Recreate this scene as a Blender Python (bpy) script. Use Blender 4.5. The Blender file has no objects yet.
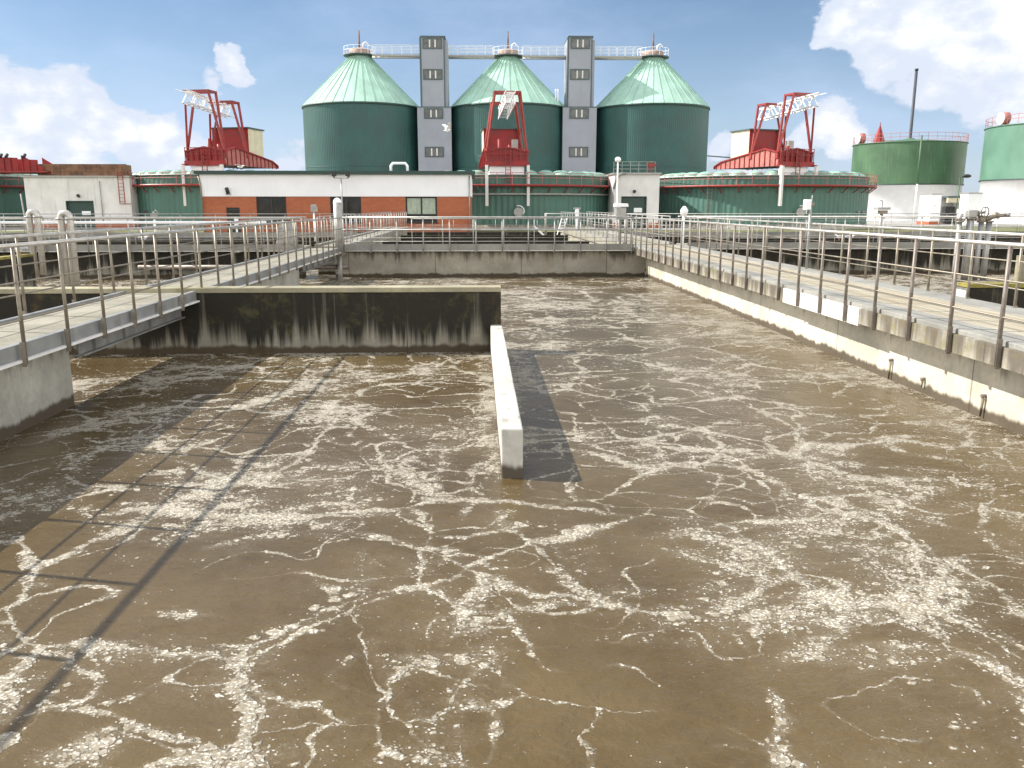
import bpy, math, random
from mathutils import Vector, Matrix
random.seed(11)
R = math.radians
S = bpy.context.scene
C = S.collection
H = 2.6            # eye height over the water (z = 0)
DZ = 1.13          # deck level
GZ = 0.5           # ground level beyond the basins
FPX = 840.0
PITCH = math.atan(178.0 / FPX)
YAW = math.atan(0.0405 * math.cos(PITCH))

# ------------------------------------------------------------------ camera
cam = bpy.data.cameras.new('Camera'); camo = bpy.data.objects.new('Camera', cam); C.objects.link(camo)
camo.location = (0, 0, H)
camo.rotation_euler = (math.pi / 2 - PITCH, 0, -YAW)
cam.sensor_width = 36; cam.lens = FPX * 36 / 1024; cam.clip_start = 0.1; cam.clip_end = 6000
S.camera = camo
S.render.resolution_x = 1024; S.render.resolution_y = 768
CM = camo.rotation_euler.to_matrix()

def P(px, py, Y):
    """the point at distance Y along the basin axis seen at pixel px, py"""
    d = CM @ Vector(((px - 512) / FPX, (384 - py) / FPX, -1))
    t = Y / d.y
    return Vector((d.x * t, Y, H + d.z * t))
def PX(px, Y, py=206): return P(px, py, Y).x
def PZ(py, Y, px=512): return P(px, py, Y).z

# ------------------------------------------------------------------ materials
class NT:
    def __init__(s, name):
        s.m = bpy.data.materials.new(name); s.m.use_nodes = True
        s.t = s.m.node_tree; s.n = s.t.nodes; s.l = s.t.links
        s.bsdf = s.n['Principled BSDF']
        s.pos = s.n.new('ShaderNodeNewGeometry').outputs['Position']
    def val(s, x):
        return x
    def link(s, a, inp):
        if isinstance(a, (int, float)): inp.default_value = a
        elif isinstance(a, (tuple, list)):
            inp.default_value = tuple(a) + ((1,) if len(a) == 3 and len(inp.default_value) == 4 else ())
        else: s.l.new(a, inp)
    def math(s, op, a, b=0.0, c=None, clamp=False):
        n = s.n.new('ShaderNodeMath'); n.operation = op; n.use_clamp = clamp
        s.link(a, n.inputs[0]); s.link(b, n.inputs[1])
        if c is not None: s.link(c, n.inputs[2])
        return n.outputs[0]
    def vmath(s, op, a, b=(0, 0, 0)):
        n = s.n.new('ShaderNodeVectorMath'); n.operation = op
        s.link(a, n.inputs[0]); s.link(b, n.inputs[1]); return n.outputs[0]
    def scale(s, v, sc): return s.vmath('MULTIPLY', v, sc)
    def noise(s, v, sc, det=4, rough=0.55, dist=0.0, out='Fac'):
        n = s.n.new('ShaderNodeTexNoise'); s.link(v, n.inputs['Vector'])
        n.inputs['Scale'].default_value = sc; n.inputs['Detail'].default_value = det
        n.inputs['Roughness'].default_value = rough; n.inputs['Distortion'].default_value = dist
        return n.outputs[out]
    def voro(s, v, sc, feat='F1', out='Distance', rnd=1.0):
        n = s.n.new('ShaderNodeTexVoronoi'); n.feature = feat; s.link(v, n.inputs['Vector'])
        n.inputs['Scale'].default_value = sc; n.inputs['Randomness'].default_value = rnd
        return n.outputs[out]
    def rng(s, v, a, b, c=0.0, d=1.0, smooth=True):
        n = s.n.new('ShaderNodeMapRange'); n.interpolation_type = 'SMOOTHSTEP' if smooth else 'LINEAR'
        s.link(v, n.inputs['Value'])
        for k, x in zip(('From Min', 'From Max', 'To Min', 'To Max'), (a, b, c, d)): s.link(x, n.inputs[k])
        return n.outputs[0]
    def mix(s, f, a, b, mode='MIX'):
        n = s.n.new('ShaderNodeMix'); n.data_type = 'RGBA'; n.blend_type = mode
        s.link(f, n.inputs['Factor']); s.link(a, n.inputs['A']); s.link(b, n.inputs['B'])
        for i in n.inputs:
            pass
        return n.outputs['Result']
    def sep(s, v):
        n = s.n.new('ShaderNodeSeparateXYZ'); s.link(v, n.inputs[0]); return n.outputs
    def comb(s, x, y, z):
        n = s.n.new('ShaderNodeCombineXYZ')
        for i, a in enumerate((x, y, z)): s.link(a, n.inputs[i])
        return n.outputs[0]
    def bump(s, h, strength=0.3, dist=0.02):
        n = s.n.new('ShaderNodeBump'); n.inputs['Strength'].default_value = strength
        n.inputs['Distance'].default_value = dist; s.link(h, n.inputs['Height'])
        s.l.new(n.outputs[0], s.bsdf.inputs['Normal'])
    def out(s, col, rough=0.6, metal=0.0, spec=0.5):
        s.link(col, s.bsdf.inputs['Base Color']); s.link(rough, s.bsdf.inputs['Roughness'])
        s.bsdf.inputs['Metallic'].default_value = metal
        s.bsdf.inputs['Specular IOR Level'].default_value = spec
        return s.m

# Mix node socket fix: the RGBA sockets are not unique by name, so pick them by type
def _mix(s, f, a, b, mode='MIX'):
    n = s.n.new('ShaderNodeMix'); n.data_type = 'RGBA'; n.blend_type = mode
    fi = [i for i in n.inputs if i.name == 'Factor' and i.type == 'VALUE'][0]
    ai = [i for i in n.inputs if i.name == 'A' and i.type == 'RGBA'][0]
    bi = [i for i in n.inputs if i.name == 'B' and i.type == 'RGBA'][0]
    s.link(f, fi); s.link(a, ai); s.link(b, bi)
    return [o for o in n.outputs if o.type == 'RGBA'][0]
NT.mix = _mix

def paint(name, col, rough=0.5, metal=0.0, var=0.25, sc=1.5, dirt=(0.08, 0.06, 0.045), dirtamt=0.3, streak=True, bump=0.0, spec=0.5):
    """painted or plain surface with uneven tone and vertical dirt streaks"""
    k = NT(name)
    n1 = k.noise(k.pos, sc, 5)
    c = k.mix(k.rng(n1, 0.3, 0.7), tuple(x * (1 - var) for x in col), tuple(min(1, x * (1 + var * 0.6)) for x in col))
    if streak:
        v = k.scale(k.pos, (3.0, 3.0, 0.25))
        st = k.rng(k.noise(v, 1.2, 5, 0.65), 0.52, 0.75)
    else:
        st = k.rng(k.noise(k.pos, sc * 3, 6, 0.7), 0.55, 0.75)
    c = k.mix(k.math('MULTIPLY', st, dirtamt), c, dirt)
    if bump: k.bump(k.noise(k.pos, 30, 4), bump, 0.01)
    rr = k.rng(n1, 0.2, 0.8, max(0.05, rough - 0.1), min(1, rough + 0.12))
    return k.out(c, rr, metal, spec)

def concrete(name, base=(0.36, 0.34, 0.30), stain=0.5, low=0.0, high=1.0, moss=0.3, dark=(0.035, 0.03, 0.022), seam=0.0, seam_axis=0, wet=True, drip=0.5, rust=0.1):
    k = NT(name)
    x, y, z = k.sep(k.pos)[0:3]
    fine = k.noise(k.pos, 14, 6, 0.7); big = k.noise(k.pos, 0.9, 5, 0.6)
    c = k.mix(k.rng(big, 0.3, 0.7), tuple(v * 0.72 for v in base), tuple(min(1, v * 1.15) for v in base))
    c = k.mix(k.rng(fine, 0.35, 0.75, 0, 0.35), c, tuple(v * 0.5 for v in base))
    # run-off streaks that start at the top edge
    sv = k.scale(k.pos, (4.0, 4.0, 0.12))
    s1 = k.noise(sv, 1.0, 6, 0.65)
    top = k.rng(z, low, high, 0.0, 1.0)
    thr = k.math('SUBTRACT', 0.80, k.math('MULTIPLY', top, 0.42 * drip / 0.5))
    st = k.rng(k.math('SUBTRACT', s1, thr), -0.08, 0.14)
    c = k.mix(k.math('MULTIPLY', st, stain), c, dark)
    mo = k.rng(k.noise(k.pos, 3.0, 6, 0.75), 0.5, 0.72)
    c = k.mix(k.math('MULTIPLY', mo, moss), c, (0.17, 0.15, 0.055))
    ru = k.rng(k.noise(k.scale(k.pos, (1.6, 1.6, 0.4)), 1.0, 5, 0.6), 0.60, 0.76)
    c = k.mix(k.math('MULTIPLY', ru, rust), c, (0.36, 0.20, 0.06))
    if seam:
        a = (x, y)[seam_axis]
        fr = k.math('FRACT', k.math('DIVIDE', a, seam))
        ln = k.math('LESS_THAN', k.math('ABSOLUTE', k.math('SUBTRACT', fr, 0.5)), 0.012 / seam * 1.2)
        c = k.mix(k.math('MULTIPLY', ln, 0.6), c, dark)
    if wet:
        wl = k.math('ADD', k.math('MULTIPLY', k.noise(k.scale(k.pos, (2.5, 2.5, 0.2)), 1.5, 4), 0.20), 0.035)
        w = k.rng(k.math('SUBTRACT', wl, z), -0.03, 0.04)
        c = k.mix(k.math('MULTIPLY', w, 0.9), c, (0.05, 0.033, 0.016))
    k.bump(k.math('ADD', fine, k.math('MULTIPLY', big, 0.6)), 0.5, 0.02)
    return k.out(c, 0.85, 0, 0.3)

M = {}
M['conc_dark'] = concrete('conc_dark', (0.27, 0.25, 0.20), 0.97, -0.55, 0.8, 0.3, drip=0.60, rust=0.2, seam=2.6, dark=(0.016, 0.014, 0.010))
M['conc_far'] = concrete('conc_far', (0.36, 0.335, 0.27), 0.75, 0.1, 1.15, 0.35, seam=3.2, drip=0.5, rust=0.15)
M['conc_side'] = concrete('conc_side', (0.44, 0.43, 0.38), 0.6, 0.3, 1.05, 0.22, seam=0)
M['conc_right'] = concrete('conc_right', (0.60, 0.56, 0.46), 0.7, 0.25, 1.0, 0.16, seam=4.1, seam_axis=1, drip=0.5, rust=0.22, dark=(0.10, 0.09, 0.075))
M['conc_baffle'] = concrete('conc_baffle', (0.60, 0.58, 0.52), 0.5, -0.1, 0.8, 0.10, drip=0.40, rust=0.06)
M['conc_moss'] = concrete('conc_moss', (0.30, 0.27, 0.18), 0.6, -0.2, 1.2, 0.6, drip=0.45, rust=0.1)
M['moss_top'] = paint('moss_top', (0.23, 0.195, 0.05), 0.95, 0, 0.45, 2.5, (0.09, 0.075, 0.03), 0.6, streak=False, bump=0.8)
M['coping'] = concrete('coping', (0.36, 0.33, 0.23), 0.3, 5, 9, 0.55, wet=False, rust=0.05)
M['fascia'] = concrete('fascia', (0.36, 0.335, 0.27), 0.85, 0.2, 1.15, 0.8, wet=False, drip=0.5, rust=0.2, dark=(0.09, 0.075, 0.06))
M['plaster_and_sunlit_end'] = paint('plaster_and_sunlit_end', (0.62, 0.60, 0.55), 0.8, var=0.12, sc=4, dirtamt=0.35)
M['deck'] = concrete('deck', (0.29, 0.272, 0.22), 0.1, 5, 9, 0.34, seam=1.25, seam_axis=1, wet=False, rust=0.08)
M['deck_boards'] = None
M['kerb'] = concrete('kerb', (0.28, 0.275, 0.25), 0.15, 5, 9, 0.12, wet=False, rust=0.05)
M['steel'] = paint('steel', (0.235, 0.205, 0.160), 0.45, 0.4, 0.25, 6, (0.16, 0.10, 0.06), 0.35, streak=False)
M['steel_bright'] = paint('steel_bright', (0.52, 0.50, 0.46), 0.4, 0.5, 0.15, 6, (0.25, 0.2, 0.15), 0.2, streak=False)
M['steel_rust'] = paint('steel_rust', (0.205, 0.175, 0.15), 0.5, 0.35, 0.3, 8, (0.12, 0.06, 0.035), 0.5, streak=False)
M['galv'] = paint('galv', (0.36, 0.355, 0.335), 0.5, 0.4, 0.2, 5, (0.2, 0.18, 0.15), 0.25)
M['beam'] = paint('beam', (0.25, 0.255, 0.25), 0.5, 0.2, 0.2, 3, (0.12, 0.09, 0.06), 0.4)
M['white'] = paint('white', (0.86, 0.86, 0.87), 0.6, 0, 0.05, 1.2, (0.5, 0.47, 0.42), 0.12)
M['white_wall'] = paint('white_wall', (0.70, 0.68, 0.66), 0.8, 0, 0.10, 0.8, (0.33, 0.28, 0.23), 0.45)
M['white_render'] = paint('white_render', (0.86, 0.86, 0.88), 0.7, 0, 0.04, 0.6, (0.5, 0.47, 0.42), 0.12)
M['cream'] = paint('cream', (0.66, 0.60, 0.42), 0.6, 0, 0.1, 1.5, (0.3, 0.22, 0.12), 0.3)
M['red'] = paint('red', (0.27, 0.012, 0.012), 0.5, 0, 0.3, 1.6, (0.10, 0.03, 0.02), 0.4)
M['red_frame'] = paint('red_frame', (0.27, 0.028, 0.024), 0.5, 0, 0.25, 2.5, (0.14, 0.06, 0.04), 0.4)
M['red_pale'] = paint('red_pale', (0.42, 0.15, 0.13), 0.6, 0, 0.25, 2.0, (0.2, 0.1, 0.08), 0.4)
M['rust_roof'] = paint('rust_roof', (0.22, 0.12, 0.07), 0.85, 0, 0.5, 1.4, (0.06, 0.04, 0.03), 0.6)
M['green_dig'] = paint('green_dig', (0.022, 0.082, 0.073), 0.5, 0, 0.24, 0.35, (0.012, 0.05, 0.04), 0.35)
M['green_cone'] = paint('green_cone', (0.36, 0.56, 0.46), 0.5, 0, 0.14, 0.5, (0.22, 0.27, 0.16), 0.35)
M['green_tank'] = paint('green_tank', (0.062, 0.150, 0.118), 0.5, 0, 0.16, 0.5, (0.03, 0.08, 0.06), 0.4)
M['green_dome'] = paint('green_dome', (0.27, 0.47, 0.38), 0.35, 0, 0.15, 1.5, (0.2, 0.3, 0.25), 0.2)
M['green_gas'] = paint('green_gas', (0.062, 0.135, 0.066), 0.5, 0, 0.25, 0.25, (0.16, 0.28, 0.16), 0.45)
M['green_mint'] = paint('green_mint', (0.105, 0.215, 0.155), 0.5, 0, 0.12, 0.4, (0.12, 0.25, 0.18), 0.3)
M['green_door'] = paint('green_door', (0.022, 0.055, 0.045), 0.5, 0, 0.2, 1.0, dirtamt=0.2)
M['tower'] = paint('tower', (0.31, 0.328, 0.372), 0.55, 0.1, 0.10, 0.35, (0.17, 0.18, 0.2), 0.3)
M['tower_trim'] = paint('tower_trim', (0.07, 0.10, 0.10), 0.6, 0, 0.2, 0.5, dirtamt=0.2)
M['cap_grey'] = paint('cap_grey', (0.36, 0.26, 0.22), 0.7, 0, 0.3, 2)
M['dark'] = paint('dark', (0.03, 0.03, 0.03), 0.6, 0, 0.3, 2, dirtamt=0.2)
M['chimney'] = paint('chimney', (0.05, 0.055, 0.075), 0.6, 0, 0.2, 1, dirtamt=0.2)
M['grass_soil'] = paint('grass_soil', (0.13, 0.14, 0.045), 0.95, 0, 0.4, 0.7, (0.22, 0.17, 0.09), 0.5, streak=False, bump=0.6)
M['paving'] = paint('paving', (0.34, 0.33, 0.31), 0.9, 0, 0.2, 0.8, (0.12, 0.11, 0.1), 0.3, streak=False)
M['gull'] = paint('gull', (0.80, 0.80, 0.80), 0.7, 0, 0.05, 5, dirtamt=0.0, streak=False)
M['gull_grey'] = paint('gull_grey', (0.40, 0.42, 0.46), 0.7, 0, 0.1, 5, dirtamt=0.0, streak=False)
M['orange'] = paint('orange', (0.75, 0.35, 0.04), 0.5, dirtamt=0.0)
M['curtain'] = paint('curtain', (0.46, 0.52, 0.42), 0.9, 0, 0.15, 4, (0.25, 0.3, 0.22), 0.6)

def brick_mat():
    k = NT('brick')
    b = k.n.new('ShaderNodeTexBrick')
    x, y, z = k.sep(k.pos)[0:3]
    k.link(k.comb(k.math('ADD', x, y), z, 0), b.inputs['Vector'])
    b.inputs['Scale'].default_value = 1; b.inputs['Brick Width'].default_value = 0.25; b.inputs['Row Height'].default_value = 0.083
    b.inputs['Mortar Size'].default_value = 0.008
    b.inputs['Color1'].default_value = (0.46, 0.115, 0.042, 1); b.inputs['Color2'].default_value = (0.36, 0.08, 0.03, 1)
    b.inputs['Mortar'].default_value = (0.36, 0.24, 0.17, 1)
    c = k.mix(k.rng(k.noise(k.pos, 0.8, 5), 0.35, 0.7, 0, 0.35), b.outputs['Color'], (0.30, 0.10, 0.05))
    k.bump(b.outputs['Fac'], -0.3, 0.01)
    return k.out(c, 0.85, 0, 0.3)
M['brick'] = brick_mat()

def glass_mat(name, col, rough=0.06):
    k = NT(name)
    c = k.mix(k.rng(k.noise(k.pos, 1.2, 3), 0.4, 0.65), col, tuple(v * 0.5 for v in col))
    return k.out(c, rough, 0, 0.6)
M['glass'] = glass_mat('glass', (0.035, 0.030, 0.026))
M['glass_tower'] = glass_mat('glass_tower', (0.09, 0.10, 0.095), 0.25)

def boards_mat():
    k = NT('deck_boards')
    x, y, z = k.sep(k.pos)[0:3]
    v = k.comb(k.math('MULTIPLY', x, 9), k.math('MULTIPLY', y, 0.35), 0)
    n = k.noise(v, 1.6, 6, 0.65)
    c = k.mix(k.rng(n, 0.3, 0.7), (0.27, 0.225, 0.15), (0.40, 0.37, 0.30))
    fr = k.math('FRACT', k.math('DIVIDE', x, 0.24))
    c = k.mix(k.math('MULTIPLY', k.math('LESS_THAN', fr, 0.05), 0.7), c, (0.08, 0.07, 0.05))
    k.bump(n, 0.4, 0.01)
    return k.out(c, 0.85, 0, 0.3)
M['deck_boards'] = boards_mat()

def water_mat():
    k = NT('sludge_water')
    x, y, z = k.sep(k.pos)[0:3]
    p = k.comb(x, y, 0.0)
    # slow swirl: bend the coordinates before the cells are laid out
    w1 = k.vmath('SUBTRACT', k.noise(p, 0.40, 2, 0.5, out='Color'), (0.5, 0.5, 0.5))
    w2 = k.vmath('SUBTRACT', k.noise(p, 1.5, 3, 0.55, out='Color'), (0.5, 0.5, 0.5))
    w3 = k.vmath('SUBTRACT', k.noise(p, 7.0, 4, 0.65, out='Color'), (0.5, 0.5, 0.5))
    q = k.vmath('ADD', p, k.scale(w1, (0.9, 0.9, 0)))
    q = k.vmath('ADD', q, k.scale(w2, (0.42, 0.42, 0)))
    q = k.vmath('ADD', q, k.scale(w3, (0.15, 0.15, 0)))
    def ridge(v, sc, rnd):
        f1 = k.voro(v, sc, 'F1', rnd=rnd); f2 = k.voro(v, sc, 'F2', rnd=rnd)
        return k.math('SUBTRACT', f2, f1), f1
    def inv(e, w): return k.math('SUBTRACT', 1.0, k.rng(e, 0.0, w, 0, 1), clamp=True)
    e1, d1 = ridge(q, 0.54, 0.95)
    q2 = k.vmath('ADD', q, (13.7, 5.1, 0))
    e2, d2 = ridge(q2, 1.15, 1.0)
    def pn(off, sc, a, b, c=0.0, d=1.0, det=3): return k.rng(k.noise(k.vmath('ADD', p, off), sc, det, 0.6), a, b, c, d)
    # line width swells and dies along each line
    l1 = inv(e1, pn((0, 0, 0), 0.9, 0.34, 0.74, 0.012, 0.10))
    a1 = pn((9, 2, 0), 0.6, 0.40, 0.60, 0.04, 1.0)
    l2 = inv(e2, pn((31, 7, 0), 0.9, 0.36, 0.74, 0.012, 0.12))
    a2 = pn((17, 27, 0), 0.35, 0.44, 0.62)
    def loops(off, sc, lv, wlo, whi):
        # smooth closed curves: the level lines of a soft noise field
        f = k.noise(k.vmath('ADD', k.vmath('ADD', p, k.scale(w3, (0.12, 0.12, 0))), off), sc, 1, 0.4)
        return inv(k.math('ABSOLUTE', k.math('SUBTRACT', f, lv)), pn((off[1], off[0], 0), 0.9, 0.34, 0.72, wlo, whi))
    l3 = k.math('MULTIPLY', loops((77, 5, 0), 0.85, 0.47, 0.003, 0.034), pn((8, 71, 0), 0.5, 0.42, 0.60, 0.0, 0.85))
    l4 = k.math('MULTIPLY', loops((19, 93, 0), 1.25, 0.56, 0.003, 0.036), pn((48, 17, 0), 0.5, 0.44, 0.62, 0.0, 0.8))
    l3 = k.math('MAXIMUM', l3, l4)
    h1 = inv(e1, 0.40); h2 = inv(e2, 0.5)
    patch = pn((3, 41, 0), 0.42, 0.45, 0.66, det=4)
    far = k.rng(y, 7.0, 17.0, 0.0, 1.0)          # the foam lies thicker towards the far wall
    pool = k.rng(d1, 0.12, 0.5)                  # clear upwelling discs
    dens = k.math('MULTIPLY', l1, a1)
    dens = k.math('ADD', dens, k.math('MULTIPLY', k.math('MULTIPLY', l2, a2), 0.9))
    dens = k.math('MAXIMUM', dens, l3)
    dens = k.math('ADD', dens, k.math('MULTIPLY', h1, k.math('MULTIPLY', patch, 0.20)))
    dens = k.math('ADD', dens, k.math('MULTIPLY', k.math('MULTIPLY', h2, pool), k.math('MULTIPLY', patch, 0.17)))
    dens = k.math('ADD', dens, k.math('MULTIPLY', k.math('MULTIPLY', far, pool), 0.17))
    # the clear discs are round: foam is pushed into the corners between them
    gap = k.rng(k.math('ADD', d1, k.math('MULTIPLY', h2, 0.06)), 0.58, 0.80)
    dens = k.math('ADD', dens, k.math('MULTIPLY', gap, pn((21, 3, 0), 0.5, 0.40, 0.66, 0.03, 0.30)))
    rim = k.math('MULTIPLY', inv(k.math('ABSOLUTE', k.math('SUBTRACT', d1, 0.52)), 0.045), pn((5, 51, 0), 0.7, 0.46, 0.64, 0.0, 0.62))
    dens = k.math('ADD', dens, rim)
    # froth gathers along the walls
    edge = k.math('MAXIMUM', k.rng(x, 5.75, 6.25), k.math('MULTIPLY', k.rng(k.math('ABSOLUTE', k.math('SUBTRACT', x, 0.312)), 0.45, 0.12), k.math('MULTIPLY', k.rng(y, 7.4, 7.7), k.rng(y, 15.2, 15.0))))
    edge = k.math('MAXIMUM', edge, k.math('MULTIPLY', k.rng(k.math('ABSOLUTE', k.math('SUBTRACT', y, 15.0)), 0.35, 0.0), k.rng(x, 0.5, 0.3)))
    dens = k.math('ADD', dens, k.math('MULTIPLY', edge, pn((2, 2, 0), 1.1, 0.40, 0.66, 0.0, 0.6)))
    speck = k.math('MULTIPLY', pn((61, 13, 0), 0.8, 0.38, 0.68, 0.0, 0.15, 4), k.rng(d1, 0.10, 0.45, 0.25, 1.0))
    dens = k.math('ADD', dens, k.math('ADD', speck, 0.03))
    clot = k.noise(k.scale(p, (0.8, 1.3, 1)), 3.2, 5, 0.68)
    dens = k.math('MULTIPLY', dens, k.rng(clot, 0.28, 0.68, 0.15, 1.7, False))
    # separate bubbles and clots: each cell is on when its own random number is below the density
    pv = k.vmath('ADD', p, k.scale(w3, (0.10, 0.10, 0)))
    def bubbles(sc, off, gain):
        v = k.scale(k.vmath('ADD', pv, off), (1.0, 1.25, 1))
        n = k.n.new('ShaderNodeTexVoronoi'); k.link(v, n.inputs['Vector']); n.inputs['Scale'].default_value = sc
        rnd = k.sep(n.outputs['Color'])[0]
        on = k.math('SUBTRACT', k.math('MULTIPLY', dens, gain), rnd)
        r = k.rng(on, -0.02, 0.55, 0.0, 0.95, False)
        return k.rng(k.math('SUBTRACT', r, n.outputs['Distance']), -0.06, 0.16), n.outputs['Distance']
    b1, db1 = bubbles(10.0, (0, 0, 0), 1.0)
    b2, db2 = bubbles(21.0, (5, 3, 0), 1.05)
    b3, db3 = bubbles(46.0, (1, 8, 0), 1.0)
    foam = k.math('MAXIMUM', k.math('MAXIMUM', b1, b2), k.math('MULTIPLY', b3, 0.8))
    thin = k.rng(dens, 0.05, 0.8, 0.0, 0.35)
    fm = k.math('MAXIMUM', k.math('MULTIPLY', foam, k.rng(clot, 0.3, 0.6, 0.75, 1.0)), thin)
    mud = k.noise(q, 0.7, 5, 0.6)
    wc = k.mix(k.rng(mud, 0.3, 0.7), (0.080, 0.053, 0.020), (0.120, 0.085, 0.039))
    wc = k.mix(k.rng(k.noise(p, 5.0, 5, 0.65), 0.4, 0.75, 0, 0.25), wc, (0.125, 0.093, 0.053))
    fc = k.mix(k.rng(db3, 0.12, 0.55), (0.66, 0.63, 0.565), (0.27, 0.235, 0.175))
    c = k.mix(fm, wc, fc)
    k.link(c, k.bsdf.inputs['Base Color'])
    k.link(k.rng(foam, 0, 1, 0.10, 0.7), k.bsdf.inputs['Roughness'])
    k.bsdf.inputs['Specular IOR Level'].default_value = 0.36
    rip = k.noise(k.scale(pv, (1.0, 1.5, 1)), 8.0, 5, 0.6)
    swell = k.noise(q, 1.3, 3, 0.5)
    lip = k.math('MULTIPLY', k.rng(e2, 0.0, 0.25), 0.25)       # small steps where upwellings meet
    hgt = k.math('ADD', k.math('MULTIPLY', rip, 0.45), k.math('MULTIPLY', swell, 1.3))
    hgt = k.math('ADD', hgt, k.math('MULTIPLY', lip, a2))
    hgt = k.math('ADD', hgt, k.math('MULTIPLY', k.math('ADD', k.math('MULTIPLY', b1, 0.30), k.math('ADD', k.math('MULTIPLY', b2, 0.26), k.math('MULTIPLY', b3, 0.16))), 1.0))
    k.bump(hgt, 0.8, 0.045)
    return k.m
M['water'] = water_mat()

# ------------------------------------------------------------------ mesh builder
class MB:
    def __init__(s): s.v = []; s.f = []; s.s = []
    def add(s, vs, fs, smooth=False):
        o = len(s.v); s.v += [tuple(v) for v in vs]
        s.f += [tuple(i + o for i in f) for f in fs]; s.s += [smooth] * len(fs); return s
    def box(s, x0, x1, y0, y1, z0, z1):
        vs = [(x0,y0,z0),(x1,y0,z0),(x1,y1,z0),(x0,y1,z0),(x0,y0,z1),(x1,y0,z1),(x1,y1,z1),(x0,y1,z1)]
        return s.add(vs, [(0,3,2,1),(4,5,6,7),(0,1,5,4),(1,2,6,5),(2,3,7,6),(3,0,4,7)])
    def beam(s, p, q, w, h=None, up=(0, 0, 1)):
        p, q = Vector(p), Vector(q); h = h or w; d = (q - p).normalized()
        u = Vector(up)
        if abs(d.dot(u)) > 0.98: u = Vector((0, 1, 0))
        a = d.cross(u).normalized() * w / 2; b = a.cross(d).normalized() * h / 2
        vs = [p-a-b, p+a-b, p+a+b, p-a+b, q-a-b, q+a-b, q+a+b, q-a+b]
        return s.add(vs, [(0,3,2,1),(4,5,6,7),(0,1,5,4),(1,2,6,5),(2,3,7,6),(3,0,4,7)])
    def tube(s, pts, r, n=8, cap=True):
        pts = [Vector(p) for p in pts]; rings = []
        u = None
        for i, p in enumerate(pts):
            if i == 0: d = pts[1] - p
            elif i == len(pts) - 1: d = p - pts[i-1]
            else: d = (pts[i+1] - p).normalized() + (p - pts[i-1]).normalized()
            d.normalize()
            if u is None:
                u = d.cross(Vector((0, 0, 1)) if abs(d.z) < 0.9 else Vector((1, 0, 0))).normalized()
            else: u = (u - d * u.dot(d)).normalized()
            w = d.cross(u); rr = r[i] if isinstance(r, (list, tuple)) else r
            rings.append([p + (u * math.cos(2*math.pi*j/n) + w * math.sin(2*math.pi*j/n)) * rr for j in range(n)])
        vs = [v for ring in rings for v in ring]; fs = []
        for i in range(len(pts) - 1):
            for j in range(n):
                a = i*n + j; b = i*n + (j+1) % n; fs.append((a, b, b+n, a+n))
        s.add(vs, fs, True)
        if cap:
            o = len(s.v) - len(vs)
            s.f.append(tuple(o + j for j in range(n))[::-1]); s.s.append(False)
            s.f.append(tuple(o + (len(pts)-1)*n + j for j in range(n))); s.s.append(False)
        return s
    def lathe(s, prof, n=32, c=(0, 0), a0=0.0, a1=2*math.pi, rib=0.0, smooth=True):
        full = abs(a1 - a0 - 2*math.pi) < 1e-6; m = n if full else n + 1
        vs = []
        for r, z in prof:
            for j in range(m):
                a = a0 + (a1 - a0) * j / n
                rr = r + (rib if (j // 2) % 2 else 0.0)
                vs.append((c[0] + rr*math.cos(a), c[1] + rr*math.sin(a), z))
        fs = []
        for i in range(len(prof) - 1):
            for j in range(n):
                a = i*m + j; b = i*m + (j+1) % m; fs.append((a, b, b+m, a+m))
        return s.add(vs, fs, smooth)
    def prism(s, poly, axis, a, b):
        """poly in the two other axes; axis 0/1/2"""
        def pt(u, v, w):
            return ((w, u, v), (u, w, v), (u, v, w))[axis]
        n = len(poly); vs = [pt(u, v, a) for u, v in poly] + [pt(u, v, b) for u, v in poly]
        fs = [tuple(range(n))[::-1], tuple(range(n, 2*n))] + [(i, (i+1) % n, (i+1) % n + n, i + n) for i in range(n)]
        return s.add(vs, fs)
    def ball(s, c, rx, ry=None, rz=None, n=12, m=8, z0=-1.0):
        ry = ry or rx; rz = rz or rx; vs = []; fs = []
        t0 = math.asin(max(-1, z0))
        for i in range(m + 1):
            t = t0 + (math.pi/2 - t0) * i / m
            for j in range(n):
                a = 2*math.pi*j/n
                vs.append((c[0] + rx*math.cos(t)*math.cos(a), c[1] + ry*math.cos(t)*math.sin(a), c[2] + rz*math.sin(t)))
        for i in range(m):
            for j in range(n):
                a = i*n + j; b = i*n + (j+1) % n; fs.append((a, b, b+n, a+n))
        return s.add(vs, fs, True)
    def build(s, name, m, parent=None, loc=(0, 0, 0), bevel=0.0):
        me = bpy.data.meshes.new(name); me.from_pydata(s.v, [], s.f); me.validate()
        import bmesh
        me.polygons.foreach_set('use_smooth', s.s[:len(me.polygons)] + [False] * max(0, len(me.polygons) - len(s.s)))
        bm = bmesh.new(); bm.from_mesh(me); bmesh.ops.recalc_face_normals(bm, faces=bm.faces); bm.to_mesh(me); bm.free()
        me.update()
        me.materials.append(M[m] if isinstance(m, str) else m)
        o = bpy.data.objects.new(name, me); C.objects.link(o); o.location = loc
        if parent: o.parent = parent
        if bevel:
            b = o.modifiers.new('bevel', 'BEVEL'); b.width = bevel; b.segments = 2; b.limit_method = 'ANGLE'
        return o

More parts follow.
